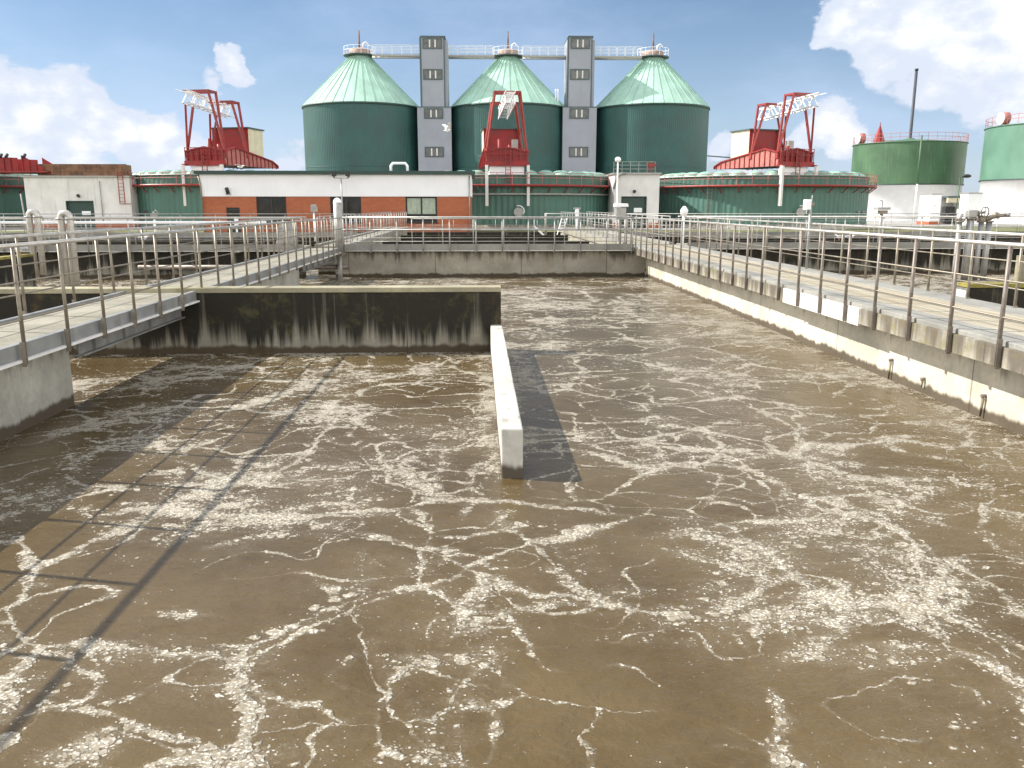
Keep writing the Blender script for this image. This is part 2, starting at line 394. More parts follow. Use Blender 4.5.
def tag(o, label=None, cat=None, group=None, kind=None):
    if label: o['label'] = label
    if cat: o['category'] = cat
    if group: o['group'] = group
    if kind: o['kind'] = kind
    return o
def thing(name, label, cat, loc=(0, 0, 0), rz=0.0, group=None):
    o = bpy.data.objects.new(name, None); C.objects.link(o); o.location = loc; o.rotation_euler = (0, 0, rz)
    o.empty_display_size = 0.2
    return tag(o, label, cat, group)
def kids(o): return [c for c in bpy.data.objects if c.parent == o]
def copy_tree(o, parent=None):
    c = o.copy(); C.objects.link(c)
    if parent: c.parent = parent
    for ch in kids(o): copy_tree(ch, c)
    return c
def part_copy(o, parent, loc):
    c = o.copy(); C.objects.link(c); c.parent = parent; c.location = loc
    for ch in kids(o):
        d = ch.copy(); C.objects.link(d); d.parent = c
    return c

# ================================================================== SETTING
XR, XL = 62.0, -62.0
Y0, Y1 = -7.0, 62.0
w = MB().box(XL, XR, Y0, Y1, -0.5, 0.0).build('water', 'water'); tag(w, kind='structure')
g = MB()
BIG = 3000
def quad(mb, x0, x1, y0, y1, z): mb.add([(x0,y0,z),(x1,y0,z),(x1,y1,z),(x0,y1,z)], [(0,1,2,3)])
quad(g, -BIG, BIG, Y1, BIG, GZ); quad(g, -BIG, XL, -BIG, Y1, GZ); quad(g, XR, BIG, -BIG, Y1, GZ); quad(g, XL, XR, -BIG, Y0, GZ)
tag(g.build('ground', 'grass_soil'), kind='structure')
pv_ = MB(); quad(pv_, -48, 34, 76, 140, GZ + 0.004); quad(pv_, 34.01, 90, 88, 140, GZ + 0.004); tag(pv_.build('pavement', 'paving'), kind='structure')  # right-hand part added to bounce neutral light onto the tall tanks

def wall(name, m, label, x0, x1, y0, y1, z1, z0=-0.4, coping=None, cap_m='coping', bevel=0.015):
    r = thing(name, label, 'wall', ((x0+x1)/2, (y0+y1)/2, 0))
    a, b = (x1-x0)/2, (y1-y0)/2
    ct = coping or 0
    MB().box(-a, a, -b, b, z0, z1 - ct).build('wall_body', m, r, bevel=bevel)
    if coping: MB().box(-a-0.003, a+0.003, -b-0.02, b+0.02, z1 - ct + 0.001, z1).build('coping', cap_m, r, bevel=0.01)
    return r

# baffle and cross wall
YB = 15.1
bx = thing('baffle_wall', 'pale thin concrete baffle wall standing alone in the middle of the foamy water', 'baffle wall', (0.312, 11.45, 0))
MB().box(-0.105, 0.105, -3.63, 3.64, -0.4, 0.5).build('baffle_body', 'conc_baffle', bx, bevel=0.018)
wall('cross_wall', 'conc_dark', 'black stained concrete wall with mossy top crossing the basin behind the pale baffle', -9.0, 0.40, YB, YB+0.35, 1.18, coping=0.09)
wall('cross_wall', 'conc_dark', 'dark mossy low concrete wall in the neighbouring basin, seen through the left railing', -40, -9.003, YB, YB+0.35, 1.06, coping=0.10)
wall('cross_wall', 'conc_dark', 'dark brown concrete wall with yellow mossy top and end painted sunlit white beyond the right walkway', 9.28, 40, 15.6, 15.95, 1.16, coping=0.08, cap_m='moss_top')
MB().box(-15.40, -15.365, -0.16, 0.16, -0.3, 1.07).build('painted_sunlit_end', 'plaster_and_sunlit_end', [o for o in bpy.data.objects if o.get('label','').startswith('dark brown concrete wall')][0])  # pale plate paints the sun on this wall end into its colour
# basin side walls under the walkways, with gaps bridged by beams
wall('basin_wall', 'conc_side', 'grey concrete basin wall carrying the near end of the left walkway', -6.0, -5.4, -7, 11.15, 0.86)
wall('basin_wall', 'conc_side', 'grey concrete wall under the left walkway behind the dark cross wall', -6.0, -5.4, YB+0.36, 25.7, 0.86)
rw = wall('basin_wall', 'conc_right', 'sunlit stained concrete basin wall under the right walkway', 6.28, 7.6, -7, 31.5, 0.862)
wall('basin_wall', 'conc_far', 'stained concrete wall closing the far end of the basin', -5.3, 6.27, 31.6, 32.2, 0.97)
wall('basin_wall', 'conc_dark', 'dark concrete end wall of the neighbouring basin left of the left walkway', -61.9, -6.5, 31.6, 32.2, 0.97)  # dark concrete puts the shade on this face into its colour
wall('basin_wall', 'conc_dark', 'dark concrete end wall of the basin beyond the right walkway', 8.05, 61.9, 32.6, 33.2, 0.97)
wall('divider_wall', 'conc_dark', 'mossy dark wall running away from us inside the left neighbouring basin', -14.3, -14.0, 20, 27.3, 1.13, coping=0.08, cap_m='moss_top')
wall('divider_wall', 'conc_moss', 'yellowish mossy wall beyond the valves in the right basin', 17.6, 30, 26.8, 27.1, 1.02)
wall('edge_wall', 'conc_dark', 'long low grey concrete wall along the far edge of all basins', -61.9, 61.9, 61.6, 62.2, 0.75)
for k_, (yy, zt) in enumerate(((42.0, 0.9), (52.0, 0.85))):
    for xx0, xx1, side in ((-60, -6.5, 'left'), (-4.7, 5.5, 'middle'), (8.2, 60, 'right')):
        wall('channel_wall', 'conc_dark', ('nearer' if k_ == 0 else 'farther') + ' low channel wall beyond the far walkway, %s stretch' % side, xx0, xx1, yy, yy+0.4, zt)

# ------------------------------------------------------------------ walkways
def flange_deck():
    r = thing('walkway', 'long left walkway of pale slabs with grey steel edge channels', 'walkway', (-5.65, 0, 0))
    MB().box(-0.57, 0.57, -7, 31.3, 0.99, DZ - 0.03).build('deck_slab', 'deck', r)
    for sx in (-1, 1):
        MB().box(min(sx*.573, sx*.65), max(sx*.573, sx*.65), -7, 31.3, 0.965, DZ).build('edge_channel', 'beam', r)
        MB().box(min(sx*.573, sx*.70), max(sx*.573, sx*.70), -7, 31.3, 0.935, 0.963).build('flange', 'white_wall', r)  # white paint makes the flange look lit where the deck shades it
    MB().box(-0.5, 0.5, -7, 11.14, 0.865, 0.943).build('slab_edge', 'fascia', r)
    for y0, y1 in ((11.16, 15.08), (25.72, 31.4)):
        for xx in (-0.42, 0.36):
            b = MB()
            b.box(xx-0.06, xx+0.06, y0, y1, 0.92, 0.94).box(xx-0.008, xx+0.008, y0, y1, 0.68, 0.92).box(xx-0.07, xx+0.07, y0, y1, 0.655, 0.68)
            for t in range(int(y1-y0)): b.box(xx-0.055, xx+0.055, y0+0.4+t, y0+0.42+t, 0.681, 0.919)
            b.build('support_beam', 'beam', r)
    return r
flange_deck()
def right_deck():
    r = thing('walkway', 'broad sunlit concrete walkway with tan centre boards on the right', 'walkway', (6.9, 0, 0))
    MB().box(-1.05, -0.60, -7, 33.2, 0.865, DZ).build('kerb', 'kerb', r, bevel=0.012)
    MB().box(0.55, 1.1, -7, 33.2, 0.865, DZ).build('kerb', 'kerb', r, bevel=0.012)
    MB().box(-0.597, 0.547, -7, 33.2, 0.865, DZ - 0.015).build('deck_boards', 'deck_boards', r)
    # mottled facing panels on the water side, butted end to end
    ys = [-7 + 1.63 * i for i in range(25)]
    for i, (a, b) in enumerate(zip(ys[:-1], ys[1:])):
        mm = 'plaster_and_sunlit_end' if 12.2 < (a+b)/2 < 15.6 else 'fascia'
        o = MB().box(-1.10, -1.053, a + 0.002, b - 0.002, 0.80 if mm == 'plaster_and_sunlit_end' else 0.835, DZ - 0.06).build('facing_panel', mm, r, bevel=0.006)
        if mm == 'plaster_and_sunlit_end': o['label'] = 'white patched facing panel'
    return r
right_deck()
def cross_deck(label, x0, x1, y0, y1, m='deck'):
    r = thing('walkway', label, 'walkway', ((x0+x1)/2, (y0+y1)/2, 0)); a, b = (x1-x0)/2, (y1-y0)/2
    MB().box(-a, a, -b, b, 0.985, DZ).build('deck_slab', m, r)
    MB().box(-a, a, -b-0.03, -b-0.004, 1.0, DZ + 0.10).build('toe_board', 'kerb', r)
    MB().box(-a, a, -b-0.06, -b-0.034, 0.97, 1.0).build('flange', 'steel_bright', r)
    return r
cross_deck('narrow walkway crossing the far end of the basin between the two side walkways', -4.98, 5.79, 31.4, 32.9)
cross_deck('far walkway of the neighbouring basin running off to the left', -61.9, -6.4, 31.4, 32.9)
cross_deck('far walkway of the basin on the right, below the valve stands', 8.02, 61.9, 32.4, 34.2)
def long_deck(label, x0, x1, y0, y1):
    r = thing('walkway', label, 'walkway', ((x0+x1)/2, y0, 0)); a = (x1-x0)/2
    MB().box(-a, a, 0, y1-y0, 0.80, DZ - 0.05).build('deck_slab', 'deck', r)
    MB().box(-a, -a+0.15, 0, y1-y0, DZ - 0.049, DZ + 0.03).build('kerb', 'kerb', r)
    MB().box(a-0.15, a, 0, y1-y0, DZ - 0.049, DZ + 0.03).build('kerb', 'kerb', r)
    MB().box(-a+0.1, a-0.1, 0, y1-y0, -0.4, 0.798).build('support_wall', 'conc_far', r)
    return r
long_deck('left walkway continuing beyond the far cross walkway towards the brick building', -6.3, -5.0, 33.0, 61.5)
long_deck('right walkway continuing beyond the far cross walkway towards the tanks', 5.85, 7.9, 34.3, 61.5)
# floating steel cross walkways of the back basins
cross_deck('slim steel walkway across the back basins on the left', -45, -6.5, 46.0, 47.0, 'galv')
cross_deck('slim steel walkway across the back basins on the right', 8.0, 48, 46.0, 47.2, 'galv')

# ------------------------------------------------------------------ railings
RH = (1.06, 0.67, 0.27)
def railing(label, p0, p1, spacing=1.0, m='steel', base=DZ, drop=0.22, hs=RH, rp=0.022, rr=(0.024, 0.011, 0.011), plates=True, off=0.0, top_m='steel_bright'):
    p0 = Vector((p0[0], p0[1], 0)); p1 = Vector((p1[0], p1[1], 0)); L = (p1-p0).length; d = (p1-p0).normalized()
    r = thing('railing', label, 'railing', (p0.x, p0.y, base), math.atan2(d.y, d.x))
    n = max(1, round(L / spacing)); st = L / n
    first = None
    for i in range(n + 1):
        if first is None:
            mb = MB().tube([(0, 0, -drop), (0, 0, hs[0])], rp, 8)
            first = mb.build('post', m, r)
            if plates:
                f = MB().box(-0.034, -rp-0.001, -0.022, 0.03, -drop - 0.02, 0.03)
                f.build('foot_plate', m, first)
        else: part_copy(first, r, (i * st, 0, 0))
    for k_, hh in enumerate(hs):
        MB().tube([(-0.05, 0, hh), (L + 0.05, 0, hh)], rr[k_], 8).build('top_rail' if k_ == 0 else 'lower_rail', top_m if k_ == 0 else ('steel' if m == 'steel_rust' else m), r)
    return r
railing('steel railing on the water side of the long left walkway', (-4.93, 1.2), (-4.93, 31.2))
railing('steel railing on the outer side of the long left walkway', (-6.37, 1.7), (-6.37, 31.2), 1.5)
railing('brownish steel railing on the water side of the broad right walkway', (5.77, 3.0), (5.77, 33.0), 1.0, 'steel_rust', drop=0.29, rp=0.025)
railing('steel railing on the outer side of the broad right walkway', (7.93, 3.5), (7.93, 33.0), 1.25, 'steel', drop=0.2)
railing('railing along the front edge of the narrow far cross walkway', (-4.9, 31.3), (5.7, 31.3), 1.0, drop=0.2, rr=(0.03, 0.03, 0.013), hs=(1.06, 0.62, 0.2), top_m='galv', m='galv')
railing('railing along the back edge of the narrow far cross walkway', (-4.9, 32.95), (5.7, 32.95), 1.2, drop=0.1, plates=False, m='galv', rp=0.016, rr=(0.018, 0.008, 0.008))
railing('railing on the front of the far walkway running off left', (-50, 31.3), (-6.6, 31.3), 1.5, drop=0.15, plates=False, m='galv', rr=(0.035, 0.02, 0.013))
railing('railing on the back of the far walkway running off left', (-50, 32.95), (-6.6, 32.95), 1.6, drop=0.1, plates=False, m='galv', rp=0.016, rr=(0.018, 0.008, 0.008))
railing('railing on the front of the right far walkway by the valve stands', (8.1, 32.3), (50, 32.3), 1.5, drop=0.15, plates=False, m='galv')
railing('railing on the back of the right far walkway behind the valve stands', (8.1, 34.25), (50, 34.25), 1.6, drop=0.1, plates=False, m='galv', rp=0.016, rr=(0.018, 0.008, 0.008))
railing('left rail of the left walkway beyond the far cross walkway', (-6.2, 33.3), (-6.2, 61.2), 1.5, drop=0.03, plates=False, m='galv', top_m='galv', rp=0.018, rr=(0.02, 0.009, 0.009))
railing('right rail of the left walkway beyond the far cross walkway', (-5.1, 33.3), (-5.1, 61.2), 1.5, drop=0.03, plates=False, m='galv', top_m='galv', rp=0.018, rr=(0.02, 0.009, 0.009))
railing('left rail of the right walkway beyond the far cross walkway', (5.95, 34.5), (5.95, 61.2), 1.5, drop=0.03, plates=False, m='galv', top_m='galv', rp=0.018, rr=(0.02, 0.009, 0.009))
railing('right rail of the right walkway beyond the far cross walkway', (7.8, 34.5), (7.8, 61.2), 1.5, drop=0.03, plates=False, m='galv', top_m='galv', rp=0.018, rr=(0.02, 0.009, 0.009))
railing('thin railing on the slim steel walkway of the back basins, left', (-45, 46.0), (-6.6, 46.0), 1.8, drop=0.1, plates=False, m='galv', top_m='galv', rp=0.018, rr=(0.02, 0.01, 0.01))
railing('thin railing on the slim steel walkway of the back basins, right', (8.1, 46.0), (48, 46.0), 1.8, drop=0.1, plates=False, m='galv', top_m='galv', rp=0.018, rr=(0.02, 0.01, 0.01))
railing('farthest railing at the grass edge in front of the brick building', (-50, 61.9), (-6.4, 61.9), 2.0, base=0.75, drop=0.0, plates=False, m='galv', top_m='galv', hs=(0.95, 0.5, 0.25), rp=0.02, rr=(0.022, 0.012, 0.012))
railing('farthest railing at the grass edge in front of the middle tank', (-4.8, 61.9), (5.8, 61.9), 1.5, base=0.75, drop=0.0, plates=False, m='galv', top_m='galv', hs=(0.95, 0.5, 0.25), rp=0.02, rr=(0.022, 0.012, 0.012))
railing('farthest railing at the grass edge in front of the right green tank', (8.0, 61.9), (60, 61.9), 2.0, base=0.75, drop=0.0, plates=False, m='galv', top_m='galv', hs=(0.95, 0.5, 0.25), rp=0.02, rr=(0.022, 0.012, 0.012))

# ------------------------------------------------------------------ posts, pipes and valves on the walkways
def P2(px, Y): return PX(px, Y)
t = thing('gate_column', 'thick steel column with domed white cap at the far left basin corner', 'column', (PX(338.5, 31.0, 230), 31.0, 0))
MB().tube([(0, 0, 0.92), (0, 0, 2.72)], 0.15, 16).build('sleeve', 'galv', t)
MB().ball((0, 0, 2.72), 0.15, 0.15, 0.17, 16, 6, 0.0).build('cap', 'white', t)
MB().tube([(0, 0, -0.3), (0, 0, 0.92)], 0.085, 12).build('stem', 'galv', t)
MB().box(-0.2, 0.2, -0.17, 0.2, 0.86, 0.95).build('bracket', 'steel', t)
t = thing('drain_pipe', 'rusty grey horizontal pipe in the opening below the left walkway', 'pipe', (-6.3, 31.15, 0.42))
MB().tube([(-6, 0, 0), (1.55, 0, 0)], 0.09, 12).build('pipe_run', 'steel_rust', t)
MB().tube([(1.2, 0, 0), (1.28, 0, 0)], 0.15, 14).build('pipe_flange', 'steel_rust', t)

def gooseneck(px, Y, top, low, label, s=0.145, w_=0.26):
    x = PX(px, Y, 215)
    r = thing('gooseneck_pipe', label, 'pipe', (x, Y, 0), 0, 'gooseneck air pipes')
    pts = [(-w_/2, 0, low), (-w_/2, 0, top - w_/2)]
    for i in range(1, 8):
        a = math.pi - math.pi * i / 8
        pts.append((w_/2 * math.cos(a), 0, top - w_/2 + w_/2 * math.sin(a)))
    pts += [(w_/2, 0, top - w_/2), (w_/2, 0, low + 0.2)]
    MB().tube(pts, s * 0.68, 14).build('bent_pipe', 'steel_bright', r)
    for xx in (-w_/2, w_/2):
        MB().tube([(xx, 0, top - w_/2 - 0.06), (xx, 0, top - w_/2 - 0.01)], s * 0.68 + 0.05, 14).build('pipe_flange', 'galv', r)
    return r
gooseneck(33, 28.5, 2.42, 0.2, 'left one of two bent steel air pipes behind the left railing')
gooseneck(65, 25.5, 2.40, 0.0, 'taller bent steel air pipe standing right of its twin')
t = tag(MB().tube([(-40, 0, 0), (8.5, 0, 0)], 0.055, 10).build('air_pipe', 'white', loc=(-16, 30.6, 2.03)), 'long white horizontal air pipe behind the bent pipes at left', 'pipe')

# lamp post and control box
t = thing('lamp_post', 'slim white lamp post with small round head in front of the middle tank', 'lamp post', (PX(617, 33.6, 200), 33.6, DZ))
MB().tube([(0, 0, 0), (0, 0, 3.15)], 0.026, 10).build('pole', 'white', t)
MB().ball((0, 0, 3.24), 0.12, 0.12, 0.1, 14, 8).build('lamp_head', 'white', t)
t = thing('control_box', 'grey control box with white lid at the foot of the slim lamp post', 'control box', (PX(621, 33.2, 205), 33.2, DZ))
MB().box(-0.19, 0.19, -0.12, 0.12, 0.95, 1.42).build('cabinet', 'galv', t, bevel=0.01)
MB().prism([(-0.27, 1.44), (0.27, 1.44), (0.25, 1.56), (-0.25, 1.58)], 1, -0.18, 0.18).build('lid', 'white', t, bevel=0.01)
MB().box(-0.04, 0.04, -0.04, 0.04, 0, 0.95).build('stand', 'steel', t)
# floodlight post
Yp = 31.0; t = thing('floodlight_post', 'white post with rounded lamp head on the right walkway', 'floodlight', (PX(683, Yp, 225), Yp, DZ))
MB().tube([(0, 0, 0), (0, 0, 1.15)], 0.06, 12).build('pole', 'white', t)
MB().tube([(0.03, 0.05, 1.12), (0.02, -0.03, 1.32), (0, -0.09, 1.44)], [0.11, 0.14, 0.06], 14).build('lamp_head', 'white', t)
MB().beam((0, 0, 1.1), (-0.28, 0, 1.05), 0.05).build('side_arm', 'dark', t)
# level sensor post
Yp = 20.0; t = thing('sensor_post', 'thin grey post with small white box on the right walkway', 'sensor post', (7.86, Yp, DZ))
MB().tube([(0, 0, 0), (0, 0, 1.6)], 0.03, 10).build('pole', 'galv', t)
MB().box(-0.16, -0.02, -0.1, 0.08, 1.38, 1.62).build('sensor_box', 'white', t, bevel=0.015)
MB().tube([(-0.02, 0, 1.5), (0.07, 0, 1.5)], 0.06, 12).build('sensor_head', 'steel', t)
MB().tube([(0.02, 0, 1.55), (0.02, 0, 1.72)], 0.012, 6).build('antenna', 'galv', t)
# weather instrument
Yp = 33.6; t = thing('instrument_stand', 'grey instrument stand with flat dark hood on the right far walkway', 'instrument', (PX(881, Yp, 220), Yp, DZ))
MB().tube([(0, 0, 0), (0, 0, 1.3)], 0.07, 10).build('pole', 'galv', t)
MB().box(-0.26, 0.26, -0.2, 0.2, 1.32, 1.42).build('hood', 'galv', t, bevel=0.01)
MB().box(-0.12, 0.20, -0.1, 0.1, 1.16, 1.30).build('instrument_box', 'steel', t)
MB().tube([(0, 0, 1.42), (0, 0, 1.66), (-0.1, 0, 1.69)], 0.014, 6).build('antenna', 'dark', t)
# valve stands
def valve(px, hgt, kind, label, Yp=29.5, rad=0.085):
    t = thing('valve_stand', label, 'valve', (PX(px, Yp, 225), Yp, -0.2), 0, 'valve stands in the right basin')
    h_ = hgt + 0.2
    MB().tube([(0, 0, 0), (0, 0, h_)], rad, 12).build('riser', 'galv', t)
    MB().tube([(0, 0, h_ - 0.05), (0, 0, h_)], rad + 0.06, 14).build('pipe_flange', 'steel', t)
    if kind == 'wheel':
        MB().box(-0.1, 0.1, -0.09, 0.09, h_, h_ + 0.2).build('gearbox', 'steel', t, bevel=0.02)
        ring = [(0.14*math.cos(a*math.pi/8) + 0.02, -0.12, h_ + 0.32 + 0.17*math.sin(a*math.pi/8)) for a in range(17)]
        MB().tube(ring, 0.022, 6).beam((-0.12, -0.12, h_ + 0.32), (0.16, -0.12, h_ + 0.32), 0.02).beam((0.02, -0.12, h_ + 0.15), (0.02, -0.12, h_ + 0.49), 0.02).build('handwheel', 'steel', t)
        MB().tube([(0.02, -0.12, h_ + 0.32), (0.02, 0.05, h_ + 0.3)], 0.04, 8).build('shaft', 'steel', t)
        MB().beam((-0.22, 0, h_ + 0.06), (0.3, 0, h_ + 0.06), 0.1).build('side_arm', 'steel', t)
    elif kind == 'motor':
        MB().box(-0.16, 0.16, -0.13, 0.13, h_, h_ + 0.26).build('gearbox', 'galv', t, bevel=0.03)
        MB().tube([(-0.1, 0, h_ + 0.13), (0.26, 0, h_ + 0.14)], 0.1, 12).build('motor', 'steel', t)
    elif kind == 'arm':
        MB().tube([(-0.15, 0, h_ + 0.05), (0.05, 0, h_ + 0.14), (0.62, 0, h_ + 0.22)], [0.08, 0.09, 0.05], 10).build('motor', 'steel', t)
        MB().ball((0.22, 0, h_ + 0.2), 0.13, 0.12, 0.12, 12, 8).build('gearbox', 'steel', t)
        MB().tube([(0.56, 0, h_ + 0.22), (0.7, 0, h_ + 0.22)], 0.075, 10).build('end_cap', 'galv', t)
    else:
        MB().tube([(-0.04, 0, h_), (-0.02, 0, h_ + 0.14), (0.08, 0, h_ + 0.24)], [0.09, 0.08, 0.05], 10).build('motor', 'galv', t)
        MB().beam((-0.16, 0, h_ + 0.05), (0.18, 0, h_ + 0.05), 0.07).build('side_arm', 'steel', t)
    return t
valve(959.5, 2.08, 'small', 'leftmost pale valve stand with small bent top beside the mossy wall')
valve(970, 2.2, 'motor', 'thick valve stand with blocky actuator, second from the left', rad=0.12)
valve(981, 2.08, 'wheel', 'valve stand with round handwheel on top, right of the blocky one')
valve(989, 2.08, 'arm', 'rightmost valve stand with long sideways actuator arm', rad=0.1)

# posts around the grass edge
def post(px, y_top, Y, label, kind='round', base=GZ, rad=0.07):
    x = PX(px, Y, 215); zt = PZ(y_top, Y, px)
    t = thing('instrument_post', label, 'instrument post', (x, Y, base)); h_ = zt - base
    MB().tube([(0, 0, 0), (0, 0, h_)], rad, 10).build('pole', 'white', t)
    if kind == 'round':
        MB().tube([(0, -0.12, h_), (0, 0.1, h_ + 0.03)], 0.22, 16).build('dial', 'galv', t)
        MB().tube([(-0.25, 0.06, h_ + 0.02), (0.1, 0.03, h_ + 0.4), (0.32, 0.03, h_ + 0.1)], 0.04, 8).build('guard_hoop', 'galv', t)
        MB().box(-0.62, -0.4, -0.1, 0.1, h_ + 0.15, h_ + 0.4).build('junction_box', 'dark', t)
    elif kind == 'box':
        MB().box(-0.15, 0.15, -0.12, 0.12, h_, h_ + 0.42).build('junction_box', 'galv', t, bevel=0.02)
    else:
        MB().box(-0.12, 0.12, -0.1, 0.1, h_ - 0.5, h_ + 0.12).build('junction_box', 'white', t, bevel=0.03)
        MB().box(-0.22, 0.22, -0.06, 0.1, h_ + 0.12, h_ + 0.22).build('hood', 'galv', t)
    return t
post(154, 216, 58, 'white dial post with hoop in front of the left green tank')
post(236, 220, 57, 'short white post with box in front of the brick building door', 'tall', rad=0.06)
post(314, 212, 50, 'slim post with small hooded box before the brick wall', 'box', rad=0.05)
post(577, 211, 55, 'pale post with tall head before the middle tank', 'tall')
t = thing('steel_frame', 'pale open steel frame with folded ladder before the middle tank', 'frame', (PX(563, 56, 220), 56, 0.75))
MB().tube([(-1.1, 0, 0), (-1.1, 0, 1.35), (1.05, 0, 1.35), (1.05, 0, 0)], 0.05, 8).build('frame_hoop', 'galv', t)
MB().tube([(-1.1, 0.9, 0), (-1.1, 0.9, 1.35), (1.05, 0.9, 1.35), (1.05, 0.9, 0)], 0.05, 8).build('frame_hoop', 'galv', t)
lad = MB().beam((0.0, 0.2, 0.0), (0.35, 0.4, 1.2), 0.05).beam((-0.35, 0.2, 0.0), (0.0, 0.4, 1.2), 0.05)
for i in range(1, 6): lad.beam((-0.35 + 0.07*i, 0.2 + .04*i, 0.2*i), (0.07*i, 0.2 + .04*i, 0.2*i), 0.04)
lad.build('ladder', 'white', t)
MB().beam((-1.9, -0.3, 0.55), (-1.25, -0.3, -0.05), 0.12).build('chute', 'white', t)
t = thing('waste_hopper', 'grey tapered hopper standing on the left walkway end', 'hopper', (PX(286, 40.5, 235), 40.5, 0.86))
MB().prism([(-0.42, 0), (0.48, 0), (0.3, 1.05), (-0.14, 1.1)], 1, -0.35, 0.35).build('hopper_body', 'galv', t, bevel=0.02)
MB().box(-0.2, 0.36, -0.4, 0.4, 1.102, 1.16).build('lid', 'steel', t)

# ------------------------------------------------------------------ brick building
def brick_building():
    Y = 66.0
    xa, xb = PX(202, Y, 200), PX(471, Y, 200); zb = GZ
    zt = PZ(171.5, Y, 340); zm = PZ(196.5, Y, 340)
    r = thing('brick_building', 'low brick service building with white upper band and dark roof edge', 'building', ((xa+xb)/2, Y, zb))
    a = (xb-xa)/2; cx = (xa+xb)/2; D = 10.0; zt -= zb; zm -= zb
    def X(px): return PX(px, Y, 200) - cx
    def Z(py): return PZ(py, Y, 340) - zb
    wins = [(256, 286, 'dark'), (330, 361, 'dark'), (405.5, 437, 'curtain')]
    # openings are real holes: the wall is built from piers, sill and lintel strips
    zs, zl = Z(222.5), zm - 0.004
    door = (X(225.5), X(239), Z(207.5))
    segs = []; cur = -a
    spans = [(door[0], door[1], 'door')] + [(X(p), X(q), k_) for p, q, k_ in wins]
    mb = MB(); T = 0.35
    for p, q, k_ in spans:
        mb.box(cur, p, 0, T, 0, zm - 0.002)
        if k_ == 'door': mb.box(p, q, 0, T, door[2], zm - 0.002)
        else: mb.box(p, q, 0, T, 0, zs)
        cur = q
    mb.box(cur, a, 0, T, 0, zm - 0.002)
    mb.box(-a, -a+T, T, D, 0, zm - 0.002).box(a-T, a, T, D, 0, zm - 0.002).box(-a+T, a-T, D-T, D, 0, zm - 0.002)
    mb.build('brick_wall', 'brick', r)
    MB().box(-a-0.05, a+0.05, -0.06, D, zm, zt - 0.22).build('white_band', 'white_render', r)
    rf = MB().prism([(-0.35, zt - 0.22 + 0.002), (D+0.3, zt - 0.22 + 0.002), (D+0.3, zt), (-0.35, zt)], 0, -a-0.3, a+0.3).build('roof', 'tower_trim', r)
    MB().box(-a-0.35, a+0.35, -0.40, -0.352, zt - 0.20, zt + 0.04).build('roof_edge', 'green_door', rf)
    for p, q, k_ in wins:
        x0, x1 = X(p), X(q)
        wf = MB(); fw = 0.12; y_ = 0.14
        wf.box(x0, x0+fw, y_-.03, y_+.03, zs, zl).box(x1-fw, x1, y_-.03, y_+.03, zs, zl).box(x0+fw, x1-fw, y_-.03, y_+.03, zs, zs+fw).box(x0+fw, x1-fw, y_-.03, y_+.03, zl-fw, zl)
        xm = (x0+x1)/2; wf.box(xm-fw/2, xm+fw/2, y_-.03, y_+.03, zs+fw, zl-fw)
        zh = zs + 0.52; wf.box(x0+fw, xm-fw/2, y_-.03, y_+.03, zh, zh+fw).box(xm+fw/2, x1-fw, y_-.03, y_+.03, zh, zh+fw)
        win = wf.build('window', 'dark', r)
        MB().box(x0+0.03, x1-0.03, y_+.035, y_+.05, zh, zl-.03).build('pane', 'glass' if k_ == 'dark' else 'curtain', win)
        MB().box(x0+0.03, x1-0.03, y_+.035, y_+.05, zs+.03, zh-.003).build('pane', 'glass', win)
        MB().box(x0-0.05, x1+0.05, -0.08, 0.10, zs-0.06, zs+0.001).build('sill', 'dark', win)
        if k_ == 'dark':
            cb = MB()
            nfold = 24
            for s0, s1 in ((x0 + .1, x0 + .45), (x1 - .5, x1 - .1)):
                for i in range(6):
                    u = s0 + (s1 - s0) * i / 6; cb.box(u, u + (s1-s0)/9, 0.30, 0.33, zs + .55, zl - .05)
            cb.build('curtain', 'rust_roof', win)
        else:
            cb = MB()
            for i in range(18):
                u = x0 + .12 + (x1 - x0 - .24) * i / 18; cb.box(u, u + 0.07, y_+.002, y_+.03, zs + .6, zl - .08)
            cb.build('curtain', 'curtain', win)
    d = MB().box(door[0]+0.003, door[1]-0.003, 0.10, 0.16, 0.0, door[2]-0.003).build('door', 'dark', r)
    MB().box(door[0]+.16, door[1]-.16, 0.085, 0.098, 1.1, door[2]-.2).build('door_glass', 'glass', d)
    MB().tube([(door[1]-.12, 0.06, .95), (door[1]-.12, 0.06, 1.2)], .02, 6).build('handle', 'galv', d)
    lx = X(229)
    l = MB().box(lx-.18, lx+.2, -0.16, -0.062, zm+0.12, zm+0.24).build('wall_lamp', 'galv', r)
    MB().tube([(lx, -0.12, zm+.24), (lx-.05, -0.3, zm+.62)], .14, 10).build('lamp_head', 'dark', l)
    MB().tube([(-a-.12, -0.12, zt-.3), (-a+.02, -0.14, zt-1.1), (-a+.08, -0.14, 0)], .06, 8).build('downpipe', 'steel', r)
    MB().tube([(a-.12, -0.12, zt-.3), (a-.12, -0.12, 0)], .05, 8).build('downpipe', 'galv', r)
    x0, x1 = X(388), X(405)
    pts = [(x0, 3, zt), (x0, 3, zt+.55), (x0+.16, 3, zt+.75), (x1-.16, 3, zt+.75), (x1, 3, zt+.55), (x1, 3, zt)]
    MB().tube(pts, .11, 10).build('vent_pipe', 'white', r)
    MB().box(X(313), X(317), -.1, -.002, Z(212), Z(207)).build('meter_box', 'cream', r)
    return r
brick_building()
t = thing('floodlight_mast', 'thin mast with two dark floodlights in front of the brick building', 'floodlight', (PX(342, 64.5, 200), 64.5, GZ))
zt = PZ(178, 64.5, 342) - GZ
MB().tube([(0, 0, 0), (0, 0, zt)], .05, 8).build('pole', 'galv', t)
